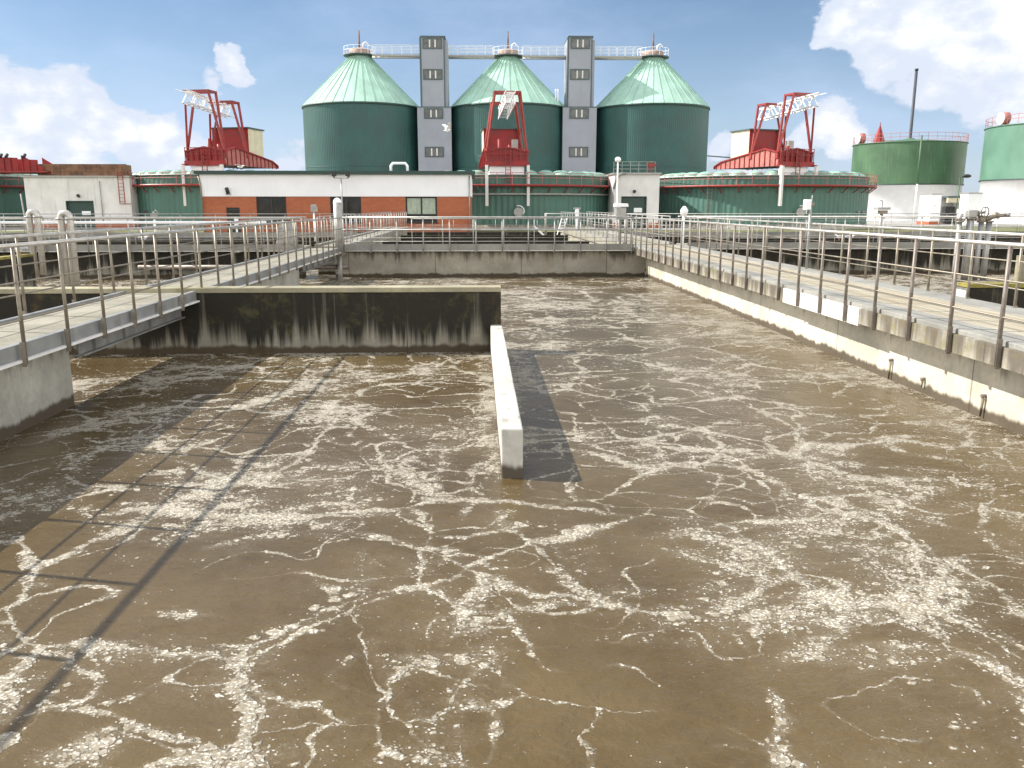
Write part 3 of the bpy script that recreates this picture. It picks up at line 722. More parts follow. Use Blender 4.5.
MB().tube([(-.62, 0, zt+.12), (-.5, 0, zt), (.5, 0, zt), (.62, 0, zt+.12)], .035, 8).build('crossbar', 'galv', t)
for sx in (-1, 1):
    MB().box(sx*.5-.16, sx*.5+.16, -.18, .12, zt+.12, zt+.5).tube([(sx*.5, -.02, zt), (sx*.5, -.02, zt+.14)], .04, 8).build('floodlight', 'dark', t, bevel=.03)

# ------------------------------------------------------------------ white pump buildings
def pump_house(pxa, pxb, Y, y_top, dpa, dpb, d_top, label, rusty, D=9.0):
    xa, xb = PX(pxa, Y, 200), PX(pxb, Y, 200); cx = (xa+xb)/2; a = (xb-xa)/2
    zt = PZ(y_top, Y, (pxa+pxb)/2) - GZ
    r = thing('pump_house', label, 'building', (cx, Y, GZ))
    d0, d1 = PX(dpa, Y, 215) - cx, PX(dpb, Y, 215) - cx; dz = PZ(d_top, Y, dpa) - GZ
    mb = MB().box(-a, d0, 0, D, .55, zt).box(d1, a, 0, D, .55, zt).box(d0, d1, 0, D, dz, zt).box(d0, d1, .5, D, 0, dz)
    mb.build('wall', 'white_wall', r)
    pl = MB().box(-a-.03, d0, -.03, D, 0, .548).box(d1, a+.03, -.03, D, 0, .548)
    pl.build('plinth', 'brick', r)
    MB().box(-a-.12, a+.12, -.2, D, zt+.002, zt+.16).build('roof', 'galv', r)
    d = MB().box(d0+.01, d1-.01, .15, .24, 0, dz-.01).build('door', 'green_door', r)
    w_ = d1-d0
    MB().box(d0+w_*.52, d0+w_*.86, .13, .148, dz*.52, dz*.66).build('sign', 'white', d)
    MB().box(d0-.06, d0, -.05, .14, 0, dz+.06).box(d1, d1+.06, -.05, .14, 0, dz+.06).box(d0, d1, -.05, .14, dz, dz+.06).build('door_frame', 'green_door', r)
    xm = (d0+d1)/2
    l = MB().box(xm-.1, xm+.1, -.12, -.002, dz+.35, dz+.47).build('wall_lamp', 'steel', r)
    MB().ball((xm, -.18, dz+.52), .16, .14, .14, 10, 6).build('lamp_head', 'dark', l)
    if rusty:
        rb = MB().box(-a+1.0, a-.5, .6, D-1, zt+.165, zt+1.15).build('roof_housing', 'rust_roof', r)
        rl = MB()
        n = 9
        for i in range(n+1):
            x = -a+.6+(2*a-.8)*i/n; rl.beam((x, .1, zt+.16), (x, .1, zt+1.15), .05)
        rl.beam((-a+.6, .1, zt+1.15), (a-.2, .1, zt+1.15), .05).beam((-a+.6, .1, zt+.65), (a-.2, .1, zt+.65), .04)
        rl.build('roof_railing', 'rust_roof', r)
        ld = MB()
        for x in (a-.9, a-.45): ld.beam((x, -.25, zt-2.3), (x, -.25, zt+.6), .06)
        ld.beam((a-.95, -.2, zt-2.3), (a+.1, -.2, zt-2.3), .05)
        for i in range(8): ld.beam((a-.9, -.25, zt-2.1+i*.32), (a-.45, -.25, zt-2.1+i*.32), .035)
        ld.build('wall_ladder', 'red_frame', r)
        MB().tube([(a-2.6, -.1, .3), (a-2.6, -.1, zt-.3)], .04, 6).build('downpipe', 'galv', r)
    else:
        rl = MB()
        for i in range(6):
            x = -a+.1+(2*a-.3)*i/5; rl.beam((x, 1.2, zt+.16), (x, 1.2, zt+1.2), .04)
        for z in (.55, .9, 1.2): rl.beam((-a+.1, 1.2, zt+z), (a-.2, 1.2, zt+z), .04)
        rl.build('roof_railing', 'galv', r)
        cl = MB()
        for i in range(3): cl.beam((a-1.0+.2*i, .9, zt+.16), (a-.9+.2*i, .95, zt+1.15), .06)
        cl.box(a-.9, a-.2, .85, 1.1, zt+.75, zt+1.0)
        cl.build('roof_hatch', 'red_frame', r)
        MB().tube([(-a-.1, -.25, zt-1.3), (-a+.15, -.25, zt-.3), (-a+.55, -.25, zt+.05), (-a+1.0, -.25, zt+.08)], .11, 10).build('elbow_pipe', 'kerb', r)
    return r
pump_house(26, 131, 79.0, 177.5, 68, 94, 201.5, 'long white pump house with rusty roof housing and green door', True, 3.0)
pump_house(614, 659, 79.5, 174.5, 621.5, 645.5, 197, 'small pale pump house between the middle and right green tanks', False, 8)

# ------------------------------------------------------------------ low green tanks
TY = 88.0; TR = 10.6
TZ = 5.35
def ring_rail(r, R_, z, h_, n, m, a0, a1, name='ring_railing'):
    mb = MB()
    for i in range(n+1):
        a = a0 + (a1-a0)*i/n; mb.tube([(R_*math.cos(a), R_*math.sin(a), z), (R_*math.cos(a), R_*math.sin(a), z+h_)], .025, 5, False)
    for zz in (h_, h_*.55):
        mb.tube([(R_*math.cos(a0+(a1-a0)*i/(n*2)), R_*math.sin(a0+(a1-a0)*i/(n*2)), z+zz) for i in range(n*2+1)], .028, 5)
    return mb.build(name, m, r)
def low_tank():
    r = thing('sludge_tank', 'x', 'tank', (0, 0, GZ), 0, 'low round green tanks')
    H_ = TZ - GZ
    MB().lathe([(TR, 0.4), (TR, H_-1.0)], 480, rib=.05, smooth=False).build('tank_wall', 'green_tank', r)
    MB().lathe([(TR+.1, 0), (TR+.1, .42), (TR-.1, .42)], 96).build('plinth', 'conc_far', r)
    MB().lathe([(TR-.05, H_-1.0), (TR-.05, H_-.06)], 480, rib=.04, smooth=False).build('parapet', 'green_tank', r)
    MB().lathe([(TR-.5, H_-.058), (TR+.1, H_-.058), (TR+.1, H_+.03), (TR-.5, H_+.05)], 120).build('parapet_cap', 'galv', r)
    MB().lathe([(TR-.3, H_-.1), (TR-.35, H_-.1), (1.0, H_+.25), (0.01, H_+.27)], 96).build('roof', 'green_tank', r)
    MB().lathe([(TR+.06, H_-1.02), (TR+.75, H_-1.02), (TR+.75, H_-.84), (TR+.06, H_-.84)], 160).build('ring_walkway', 'red_frame', r)
    br = MB()
    for i in range(40):
        a = 2*math.pi*i/40; c, s_ = math.cos(a), math.sin(a)
        br.beam(((TR+.05)*c, (TR+.05)*s_, H_-1.55), ((TR+.7)*c, (TR+.7)*s_, H_-1.03), .07)
    br.build('ring_bracket', 'red_frame', r)
    ring_rail(r, TR+.7, H_-.84, 1.0, 52, 'red_pale', 0, 2*math.pi)
    n = 36; first = None
    for i in range(n):
        a = 2*math.pi*i/n
        if first is None:
            first = MB().ball((0, 0, 0), 1.1, .78, .46, 14, 5, 0.0).build('dome_cover', 'green_dome', r); o = first
        else:
            o = first.copy(); C.objects.link(o); o.parent = r
        o.location = ((TR-1.45)*math.cos(a), (TR-1.45)*math.sin(a), H_ + .02); o.rotation_euler = (0, 0, a)
    # round hatch facing the basins
    a = R(-90 + 3); c, s_ = math.cos(a), math.sin(a)
    hz = 1.55
    hb = MB().tube([((TR+.02)*c, (TR+.02)*s_, hz), ((TR+.28)*c, (TR+.28)*s_, hz)], .42, 20).build('round_hatch', 'galv', r)
    MB().tube([((TR+.28)*c + .5*math.cos(t_), (TR+.3)*s_, hz + .08 + .5*math.sin(t_)) for t_ in [R(x) for x in range(-30, 111, 20)]], .05, 8).build('hatch_hinge', 'white', hb)
    return r
tank0 = low_tank()
def place_tank(px, label, first=False):
    t = tank0 if first else copy_tree(tank0)
    x = PX(px, TY, 200); t.location = (x, TY, GZ); t['label'] = label
    return t
tanks = {}
tanks['m'] = place_tank(508, 'low round green tank in the middle, right behind the brick building end', True)
tanks['r'] = place_tank(757, 'low round green tank right of the small pale pump house')
tanks['l'] = place_tank(243, 'low round green tank between the long white pump house and the brick building')
tanks['e'] = place_tank(-66, 'low round green tank cut off by the left edge of the view')
# extras that only single tanks have
a0, a1 = R(-158), R(-27)
MB().tube([((TR+.3)*math.cos(a0+(a1-a0)*i/40), (TR+.3)*math.sin(a0+(a1-a0)*i/40), 3.15) for i in range(41)], .09, 8).build('ring_pipe', 'galv', tanks['m'])
lb = MB(); a = R(-131); bx_, by_ = (TR+.45)*math.cos(a), (TR+.45)*math.sin(a)
for dx in (-.22, .22): lb.beam((bx_+dx, by_, .3), (bx_+dx, by_, 4.9), .05)
for i in range(14): lb.beam((bx_-.22, by_, .5+.31*i), (bx_+.22, by_, .5+.31*i), .035)
lb.build('wall_ladder', 'steel_rust', tanks['r'])
sp = MB()
for px in (848, 856, 861):
    a = math.atan2(-1, (PX(px, 82, 210)-tanks['r'].location.x)/((TR**2-(PX(px,82,210)-tanks['r'].location.x)**2)**.5 if abs(PX(px,82,210)-tanks['r'].location.x)<TR else 4))
    sp.tube([((TR)*math.cos(a), (TR)*math.sin(a), 1.55), ((TR+.3)*math.cos(a), (TR+.3)*math.sin(a), 1.55)], .1, 8)
sp.build('pipe_stub', 'galv', tanks['r'])

# ------------------------------------------------------------------ red cranes on the tanks
def crane(mirror, px, Y, rz, label, boom_x=.45, even=False):
    s = -1 if mirror else 1
    z0 = 6.15
    r = thing('gantry_crane', label, 'crane', (PX(px, Y, 170), Y, z0), rz, 'red gantry cranes on the green tanks')
    W, L = 1.85, 10.4
    prof = [(0, 0), (L, .1), (L, .35), (9.2, .75), (2.0, 1.6), (0, 1.2)]
    for sx in (-1, 1):
        x0, x1 = sorted((sx*W, sx*(W-.06)))
        sd = MB().prism(prof, 0, x0, x1); sd.build('side_plate', 'red_pale', r); sd = MB()  # pale red puts the sunlit look of the plates into their colour
        def top(y): 
            for (ya, za), (yb, zb) in zip(prof[2:-1], prof[3:]):
                if yb <= y <= ya: return za + (zb-za)*(ya-y)/(ya-yb)
            return .3
        for i in range(13):
            y = .45 + i*.8; sd.box(min(sx*W, sx*(W+.07)), max(sx*W, sx*(W+.07)), y-.04, y+.04, .02, top(y)-.02)
        for (ya, za), (yb, zb) in zip(prof[1:-1], prof[2:]):
            sd.beam((sx*(W+.05), ya, za), (sx*(W+.05), yb, zb), .16, .12)
        sd.build('side_ribs', 'red', r)
    fr = MB().prism([(-W, 0), (W, 0), (W, 1.2), (0, 1.55), (-W, 1.2)], 1, .0, .06)
    fr.box(-W-.1, W+.1, -.16, -.002, -.05, .38)
    for i in range(7):
        x = -W + .2 + i*(2*W-.4)/6; fr.box(x-.045, x+.045, -.1, -.002, .38, 1.15)
    fr.beam((-W, -.06, 1.2), (0, -.06, 1.56), .12).beam((0, -.06, 1.56), (W, -.06, 1.2), .12)
    fr.build('front_plate', 'red', r)
    MB().box(-W+.06, W-.06, .06, L-.1, .12, .22).build('floor_plate', 'red', r)
    hs = MB().box(-1.8, 1.8, 4.7, 4.78, 1.0, 3.5).build('house_front', 'red', r)
    hb = MB().box(-1.8, -1.72, 4.782, 7.7, .95, 3.5).box(1.72, 1.8, 4.782, 7.7, .95, 3.5).box(-1.72, 1.72, 7.62, 7.7, .95, 3.5)
    hb.build('house_side', 'cream', r)
    MB().box(-1.95, 1.95, 4.55, 7.85, 3.502, 3.62).build('house_roof', 'tower_trim', r)
    for py_, zt, zb in ((0.25, 6.1, 1.15), (4.25, 5.65, 1.3)):
        for sx in (-1, 1):
            lg = MB()
            top_ = zt if (sx*s < 0 or even) else zt - .95
            for ty in (-.9, .35):
                lg.beam((sx*(W-.05), py_, zb), (sx*1.12, py_+ty, top_), .17)
            lg.box(sx*(W-.05)-.14, sx*(W-.05)+.14, py_-.16, py_+.16, zb-.5, zb+.08)
            lg.build('leg', 'red_frame', r)
        tb = MB()
        for ty in (-.9, .35): tb.beam((-1.2, py_+ty, zt+.09), (1.2, py_+ty, zt+.09), .18)
        for sx in (-1, 1): tb.beam((sx*1.12, py_-.8, zt+.09), (sx*1.12, py_+.25, zt+.09), .16)
        tb.build('top_beam', 'red_frame', r)
    # lattice boom
    bm_ = MB(); ya, yb = -1.5, 6.2
    def bz(y): return 6.05 - .5*(y-ya)/(yb-ya)
    bxc = s*boom_x; hw = .42; hh = .95
    for sx in (-1, 1):
        for dz in (0, -hh): bm_.beam((bxc+sx*hw, ya, bz(ya)+dz), (bxc+sx*hw, yb, bz(yb)+dz), .10)
    nb = 10
    for i in range(nb):
        y0 = ya+(yb-ya)*i/nb; y1 = ya+(yb-ya)*(i+1)/nb
        for sx in (-1, 1):
            bm_.beam((bxc+sx*hw, y0, bz(y0)-(0 if i%2 else hh)), (bxc+sx*hw, y1, bz(y1)-(hh if i%2 else 0)), .07)
        for dz in (0, -hh):
            bm_.beam((bxc-hw, y0, bz(y0)+dz), (bxc+hw, y1 if dz == 0 else y0, bz(y1 if dz == 0 else y0)+dz), .07)
            bm_.beam((bxc-hw, y0, bz(y0)+dz), (bxc+hw, y0, bz(y0)+dz), .07)
    bm_.beam((bxc-hw, ya, bz(ya)), (bxc-hw, ya-1.0, bz(ya)+.05), .05).beam((bxc+hw, ya, bz(ya)), (bxc+hw, ya-.9, bz(ya)+.05), .05)
    bm_.build('lattice_boom', 'white', r)
    MB().box(-1.55, 1.55, .12, .3, -1.15, -.06).build('support_wall', 'white', r)
    for sx in (-1, 1):
        MB().box(sx*W-.12, sx*W+.12, -.75, -.45, -3.55, .0).build('support_leg', 'white_wall', r)
        MB().beam((sx*W, -.6, .03), (sx*W, .2, .03), .2, .14).build('support_bracket', 'red_frame', r)
    ld = MB()
    for x in (-.15, .3): ld.beam((x, -.3, -1.6), (x, -.3, 1.4), .06)
    for i in range(8): ld.beam((-.15, -.3, -1.4+i*.34), (.3, -.3, -1.4+i*.34), .04)
    ld.build('ladder', 'red_frame', r)
    rl = MB()
    for i in range(7):
        x = -W+.05+i*(2*W-.1)/6; rl.beam((x, -.2, .38), (x, -.2, 1.5), .05)
    for z in (.95, 1.5): rl.beam((-W, -.2, z), (W, -.2, z), .05)
    rl.build('front_railing', 'red_frame', r)
    if not mirror: MB().box(.65, 1.2, 2.0, 2.5, 1.0, 2.4).build('control_cabinet', 'galv', r)
    MB().tube([(-.55, 1.8, .3), (-.55, 1.8, 2.4)], .14, 10).build('screw_jack', 'red_frame', r)
    MB().tube([(.4, 1.8, .3), (.4, 1.8, 1.9)], .16, 10).build('screw_jack', 'red_frame', r)
    if not mirror: MB().beam((s*W, 8.3, 1.0), (-s*(W+.1), 11.8, 1.5), .12).build('tail_bar', 'tower_trim', r)
    return r
crane(False, 507, 77.6, R(3), 'red crane facing us on the middle tank, white lattice boom seen end on', .15, True)
crane(False, 795, 77.9, R(17), 'red gantry crane with boom pointing right, on the right green tank')
crane(True, 206, 77.9, R(-12.5), 'red gantry crane with boom pointing left, behind the brick building corner')
# trough on the tank at the left edge
t = thing('sludge_trough', 'red ribbed trough with open gap on the tank at the left edge', 'trough', (PX(44, 79, 175), 79.0, 5.65))
for x0, x1, hl, hr in ((-7.5, -2.2, 1.35, 1.15), (-1.75, 0, 1.35, .25)):
    mb = MB().prism([(x0, 0), (x1, 0), (x1, hr), (x0, hl)], 1, 0, .1)
    n = max(2, int((x1-x0)/.55))
    for i in range(n+1):
        x = x0+(x1-x0)*i/n; z = hl+(hr-hl)*i/n; mb.box(x-.04, x+.04, -.1, -.002, 0, z)
    mb.build('side_plate', 'red', t)
    MB().prism([(x0, 0), (x1, 0), (x1, hr), (x0, hl)], 1, 3.5, 3.6).build('side_plate', 'red', t)
for x in (-3.6, -3.1, -1.55): MB().tube([(x, -.1, 1.2), (x, .2, 1.45)], .13, 8).build('motor', 'dark', t)
MB().box(-7.5, .4, -.15, 3.7, -.12, -.004).build('floor_plate', 'red_frame', t)
t = tag(MB().tube([(0, 0, 0), (0, 0, 3.6)], .06, 8).build('pipe_pole', 'galv', loc=(PX(21, 74, 180), 74, GZ+1.6)), 'thin slanting steel pole in front of the tank at the left edge', 'pole')
t.data.transform(Matrix.Translation((0, 0, -1.6))); t.location.z = GZ; t.scale = (1, 1, 1.55); t.rotation_euler = (0, R(-3), 0)

# ------------------------------------------------------------------ digesters
GY = 122.0
def digester():
    r = thing('digester', 'x', 'digester tank', (0, 0, GZ), 0, 'tall green digesters with conical roofs')
    Rd = 7.9; ze = PZ(102.0, GY - Rd, 508) - GZ; za = PZ(57, GY, 508) - GZ
    MB().lathe([(Rd, 0), (Rd, ze-.25)], 720, rib=.022, smooth=False).build('tank_wall', 'green_dig', r)
    MB().lathe([(Rd-.2, ze-.248), (Rd+.16, ze-.248), (Rd+.16, ze-.02), (Rd-.2, ze-.02)], 96).build('eaves_ring', 'green_door', r)
    MB().lathe([(Rd+.03, ze*.47), (Rd+.05, ze*.47), (Rd+.05, ze*.47+.06), (Rd+.03, ze*.47+.06)], 96).build('panel_seam', 'green_dig', r)
    cone = MB().lathe([(Rd+.14, ze), (1.72, za-.5), (1.35, za)], 128)
    n = 36
    for i in range(n):
        a = 2*math.pi*i/n; c, s_ = math.cos(a), math.sin(a)
        cone.beam(((Rd+.12)*c, (Rd+.12)*s_, ze+.03), (1.74*c, 1.74*s_, za-.46), .07, .12)
    cone.build('cone_roof', 'green_cone', r)
    pl = MB().lathe([(1.3, za-.05), (2.2, za-.05), (2.2, za+.08), (.01, za+.1)], 32).build('top_platform', 'tower_trim', r)
    ring_rail(r, 2.15, za+.08, 1.0, 14, 'white', 0, 2*math.pi, 'platform_railing')
    MB().lathe([(1.45, za+.1), (1.45, za+.75), (.9, za+.95), (.01, za+.97)], 24).build('roof_cap', 'cap_grey', r)
    MB().tube([(0, 0, za+.9), (0, 0, za+1.8), (0, 0, za+3.3)], [.16, .12, .08], 8).build('mast', 'rust_roof', r)
    MB().tube([(.5, -.3, za+.9), (.5, -.3, za+1.5), (.9, -.3, za+1.75), (1.3, -.3, za+1.3)], .1, 8).build('vent_pipe', 'white', r)
    return r, za + GZ
dig0, zcat = digester()
dpx = (361.5, 508, 651.3)
dlab = ('tall dark green digester with pale cone roof, left of both stair towers', 'tall dark green digester standing between the two grey stair towers', 'tall dark green digester right of both stair towers')
for i, (px, lb_) in enumerate(zip(dpx, dlab)):
    d = dig0 if i == 0 else copy_tree(dig0)
    d.location = (PX(px, GY, 105), GY, GZ); d['label'] = lb_
def stair_tower(pxc, label):
    Yt = 117.5
    x = PX(pxc, Yt, 100); k_ = PX(pxc+1, Yt, 100) - x
    r = thing('stair_tower', label, 'tower', (x, Yt, GZ), 0, 'grey stair towers between the digesters')
    zt = PZ(37.5, Yt, pxc) - GZ; zs = PZ(107.5, Yt, pxc) - GZ
    wl, wu = 17*k_, 11.3*k_
    MB().box(-wl, wl, .0, 6.5, 0, zs).build('lower_wall', 'tower', r)
    MB().box(-wl-.06, wl+.06, -.06, 6.5, zs+.002, zs+.12).build('ledge', 'tower_trim', r)
    MB().box(-wu-1.2*k_, wu, -.03, 5.2, zs+.122, zt).build('upper_wall', 'tower', r)
    MB().box(wu+.003, wu+2.8*k_, .25, 5.4, zs+.122, zt-.25).build('service_duct', 'tower', r)
    MB().box(-wu-1.35*k_, wu+.12, -.12, 5.3, zt+.002, zt+.2).build('roof', 'tower_trim', r)
    for sx in (-1, 1):
        xx = -wu-1.2*k_ if sx < 0 else wu
        MB().box(xx-.12, xx+.02 if sx > 0 else xx+.10, -.09, -.034, zs+.13, zt-.003).build('corner_trim', 'tower_trim', r)
    for yc in (43.5, 74.5, 113.5, 152):
        zc = PZ(yc, Yt, pxc) - GZ; ww, wh = 9.6*k_, 5.0*k_
        y_ = 0.0 if zc < zs else -.03
        x0, x1 = -ww-.6*k_, ww-.6*k_
        win = MB().box(x0, x1, y_-.10, y_-.003, zc-wh, zc-wh+.12).box(x0, x1, y_-.10, y_-.003, zc+wh-.12, zc+wh).box(x0, x0+.12, y_-.1, y_-.003, zc-wh+.12, zc+wh-.12).box(x1-.12, x1, y_-.1, y_-.003, zc-wh+.12, zc+wh-.12).build('window', 'tower_trim', r)
        MB().box(x0+.12, x1-.12, y_-.045, y_-.004, zc-wh+.12, zc+wh-.12).build('pane', 'glass_tower', win)
        mu = MB(); xm = (x0+x1)/2
        for dx in (-.36, .36): mu.box(xm+dx-.09, xm+dx+.09, y_-.09, y_-.05, zc-wh+.18, zc+wh-.2)
        mu.build('mullion', 'white_wall', win)
    return r, x
tw1, tx1 = stair_tower(434, 'grey stair tower left of the middle digester')
tw2, tx2 = stair_tower(580, 'grey stair tower right of the middle digester')
# outside pipes on the right tower
pp = MB()
for dx in (-.55, -.25): pp.tube([(-14*.16+dx-.4, 1.0, 0.5), (-14*.16+dx-.4, 1.0, 17.5)], .1, 6)
pp.build('riser_pipe', 'white', tw2)
def catwalk(xa, xb, label):
    Yc = 120.5; r = thing('catwalk', label, 'catwalk', ((xa+xb)/2, Yc, zcat), 0, 'pale catwalks joining digesters and towers')
    a = (xb-xa)/2
    MB().box(-a, a, -.5, .5, -.32, -.08).build('deck', 'galv', r)
    MB().tube([(-a, -.45, -.5), (a, -.45, -.5)], .13, 8).build('pipe_run', 'galv', r)
    for sy in (-.5, .5):
        rl = MB(); n = max(3, int(2*a/1.1))
        for i in range(n+1):
            x = -a+2*a*i/n; rl.beam((x, sy, -.08), (x, sy, 1.1), .05)
        for z in (.35, .72, 1.1): rl.beam((-a, sy, z), (a, sy, z), .05)
        rl.build('side_railing', 'white', r)
    return r
k_ = PX(435, 120.5, 60) - PX(434, 120.5, 60)
X0, X1, X2 = [PX(p, GY, 105) for p in dpx]
catwalk(X0+1.9, tx1-13*k_, 'pale catwalk from the left digester to the left stair tower')
catwalk(tx1+14.5*k_, X1-1.9, 'pale catwalk from the left stair tower to the middle digester')
catwalk(X1+1.9, tx2-13*k_, 'pale catwalk from the middle digester to the right stair tower')
catwalk(tx2+14.5*k_, X2-1.9, 'pale catwalk from the right stair tower to the right digester')

# ------------------------------------------------------------------ tall gas tanks on the right
def gas_tank(px_l, px_r, Y, y_top, y_split, gm, label, extras):
    xl, xr = PX(px_l, Y, 170), PX(px_r, Y, 170); cx = (xl+xr)/2; Rg = (xr-xl)/2*0.985
    r = thing('gas_tank', label, 'tank', (cx, Y, GZ), 0)
    Yf = Y - Rg*.95
    zt = PZ(y_top, Yf, (px_l+px_r)/2) - GZ; zs = PZ(y_split, Yf, (px_l+px_r)/2) - GZ
    MB().lathe([(Rg*.985, 0), (Rg*.985, zs-.05), (Rg, zs-.05)], 96).build('lower_wall', 'white', r)
    MB().lathe([(Rg, zs), (Rg, zt)], 96).build('upper_wall', gm, r)
    MB().lathe([(Rg+.05, zs-.1), (Rg+.1, zs-.1), (Rg+.1, zs+.05), (Rg, zs+.05)], 96).build('joint_ring', 'green_door', r)
    MB().lathe([(Rg, zt), (Rg+.12, zt+.02), (Rg+.12, zt+.12), (Rg-.3, zt+.14), (.01, zt+.9)], 96).build('roof', gm, r)
    ring_rail(r, Rg, zt+.12, 1.1, 40, 'red_pale', 0, 2*math.pi, 'roof_railing')
    def disc(ang):
        c, s_ = math.cos(ang), math.sin(ang)
        MB().tube([((Rg-.6)*c, (Rg-.6)*s_, zt+.9), ((Rg+.2)*c, (Rg+.2)*s_, zt+.9)], .72, 20).build('round_vent', 'red_pale', r)
        MB().tube([((Rg+.21)*c, (Rg+.21)*s_, zt+.9), ((Rg+.3)*c, (Rg+.3)*s_, zt+.9)], .7, 20).build('vent_cover', 'white', r)
    disc(R(extras['disc']))
    return r, cx, Rg, zt
gt, gx, gr, gz_ = gas_tank(855, 958, 124, 141.5, 184, 'green_gas', 'tall round tank, dark green above and white below, with chimney behind it', {'disc': -177})
gt2, gx2, gr2, gz2 = gas_tank(992, 1150, 104, 119, 177.5, 'green_mint', 'tall mint green and white round tank cut by the right edge of the view', {'disc': -176})
# red steeple behind it and the chimney
t = thing('red_steeple', 'pointed red metal cone rising over the rim of the dark green and white tank', 'cone', (PX(879, 130, 140), 130, gz_ + GZ - 1.5))
MB().lathe([(1.25, 0), (1.15, 1.9), (.95, 2.2), (.08, 4.8), (.01, 4.9)], 10, smooth=False).build('cone_shell', 'red', t)
MB().tube([(0, 0, 4.8), (0, 0, 5.3)], .05, 6).build('tip', 'red_frame', t)
t = thing('chimney', 'slim dark chimney rising from behind the dark green tank', 'chimney', (PX(910, 136, 140), 136, GZ))
zc = PZ(70, 136, 913) - GZ
MB().tube([(0, 0, 0), (0, 0, zc)], [.27, .22], 14).build('chimney_pipe', 'chimney', t)
MB().lathe([(1.3, 0), (1.3, gz_ + 1.2), (.6, gz_+1.9)], 12).build('chimney_base', 'green_gas', t)
MB().tube([(0, 0, zc-.1), (0, 0, zc+.2)], .27, 14).build('rim', 'dark', t)
x_ = PX(916.5, 115.5, 180)
t = thing('drain_standpipe', 'tall standpipe, green above and white below, against the dark green tank', 'pipe', (x_, 115.2, GZ))
zz = PZ(184, 115, 915) - GZ
MB().tube([(0, 0, zz), (0, 0, gz_+.7)], .12, 8).build('upper_pipe', 'green_gas', t)
MB().tube([(0, 0, 0), (0, 0, zz-.003)], .12, 8).build('lower_pipe', 'white', t)
# kiosk and canopy building
Yk = 96.0
t = thing('white_kiosk', 'plain white box shaped kiosk in front of the dark green tank', 'kiosk', (PX(936, Yk, 205), Yk, GZ))
a = (PX(941, Yk, 205) - PX(931, Yk, 205))/2; zt = PZ(194.5, Yk, 930) - GZ
MB().box(-a, a, 0, 2.6, .35, zt).build('wall', 'white', t, bevel=.02)
MB().box(-a-.08, a+.08, -.08, 2.7, 0, .348).build('plinth', 'brick', t)
MB().box(-a-.06, a+.06, -.06, 2.66, zt+.002, zt+.1).build('roof', 'galv', t)
MB().tube([(-.1, -.03, zt*.62), (-.1, -.002, zt*.62)], .07, 8).build('keyhole_plate', 'cream', t)
t = thing('transformer_shed', 'small open shed with dark machinery beside the white kiosk', 'shed', (PX(955.5, Yk+2, 205), Yk+2, GZ))
a = (PX(963, Yk+2, 205) - PX(947, Yk+2, 205))/2; zt = PZ(196, Yk+2, 950) - GZ
MB().box(-a, a, 1.5, 2.0, 0, zt-.2).box(a-.5, a, 0, 1.5, 0, zt-.2).build('wall', 'white_wall', t)
MB().box(-a-.1, a+.1, -.2, 2.4, zt-.19, zt).build('roof', 'tower_trim', t)
MB().box(-a-.05, a+.05, -.1, .2, zt-.75, zt-.195).build('beam', 'cream', t)
MB().box(-a+.15, a-.65, .6, 1.4, .2, zt-1.2).ball((-a+.5, .5, .9), .3, .3, .4, 10, 6).build('machine', 'dark', t, bevel=.03)
Yw = 93.0
t = thing('white_annex', 'flat white annex at the foot of the mint green tank', 'building', (PX(969, Yw, 205), Yw, GZ))
zt = PZ(193.5, Yw, 965) - GZ; a = PX(974, Yw, 205) - PX(969, Yw, 205)
MB().box(-a*.3, a*2.5, 0, 1.6, 0, zt).build('wall', 'white', t, bevel=.02)
MB().box(-a*.3-.08, a*2.5, -.08, 1.7, zt+.002, zt+.1).build('roof', 'galv', t)
t = thing('street_lamp', 'green street lamp with dark head between the two tall tanks', 'street lamp', (PX(958, 90, 190), 90, GZ))
zt = PZ(178, 90, 960) - GZ
MB().tube([(0, 0, 0), (.1, 0, zt)], .06, 8).build('pole', 'green_gas', t)
MB().tube([(.1, 0, zt), (.55, -.1, zt+.15)], .05, 6).build('arm', 'dark', t)
MB().ball((.75, -.1, zt+.2), .5, .25, .2, 12, 8).build('lamp_head', 'dark', t)
# small outlet pipes on the right basin wall
def stub(px, py, label, h_=.3):
    d = CM @ Vector(((px - 512) / FPX, (384 - py) / FPX, -1)); k0 = 6.28 / d.x
    y, z = d.y * k0, H + d.z * k0
    t = thing('overflow_stub', label, 'pipe stub', (6.27, y, z), 0, 'rusty stubs on the right basin wall')
    MB().tube([(.02, 0, 0), (-.05, 0, 0)], .024, 8).build('pipe_end', 'steel_rust', t)
    MB().tube([(-.025, 0, -.03), (-.03, .01, -h_)], [.022, .010], 8).build('moss_streak', 'conc_moss', t)
stub(893, 360, 'small rusty stub on the sunlit basin wall, middle one of three')
stub(925, 379, 'tiny dark stub on the sunlit basin wall near the water', .12)
stub(986, 396, 'mossy stub with hanging growth on the near part of the sunlit basin wall', .26)

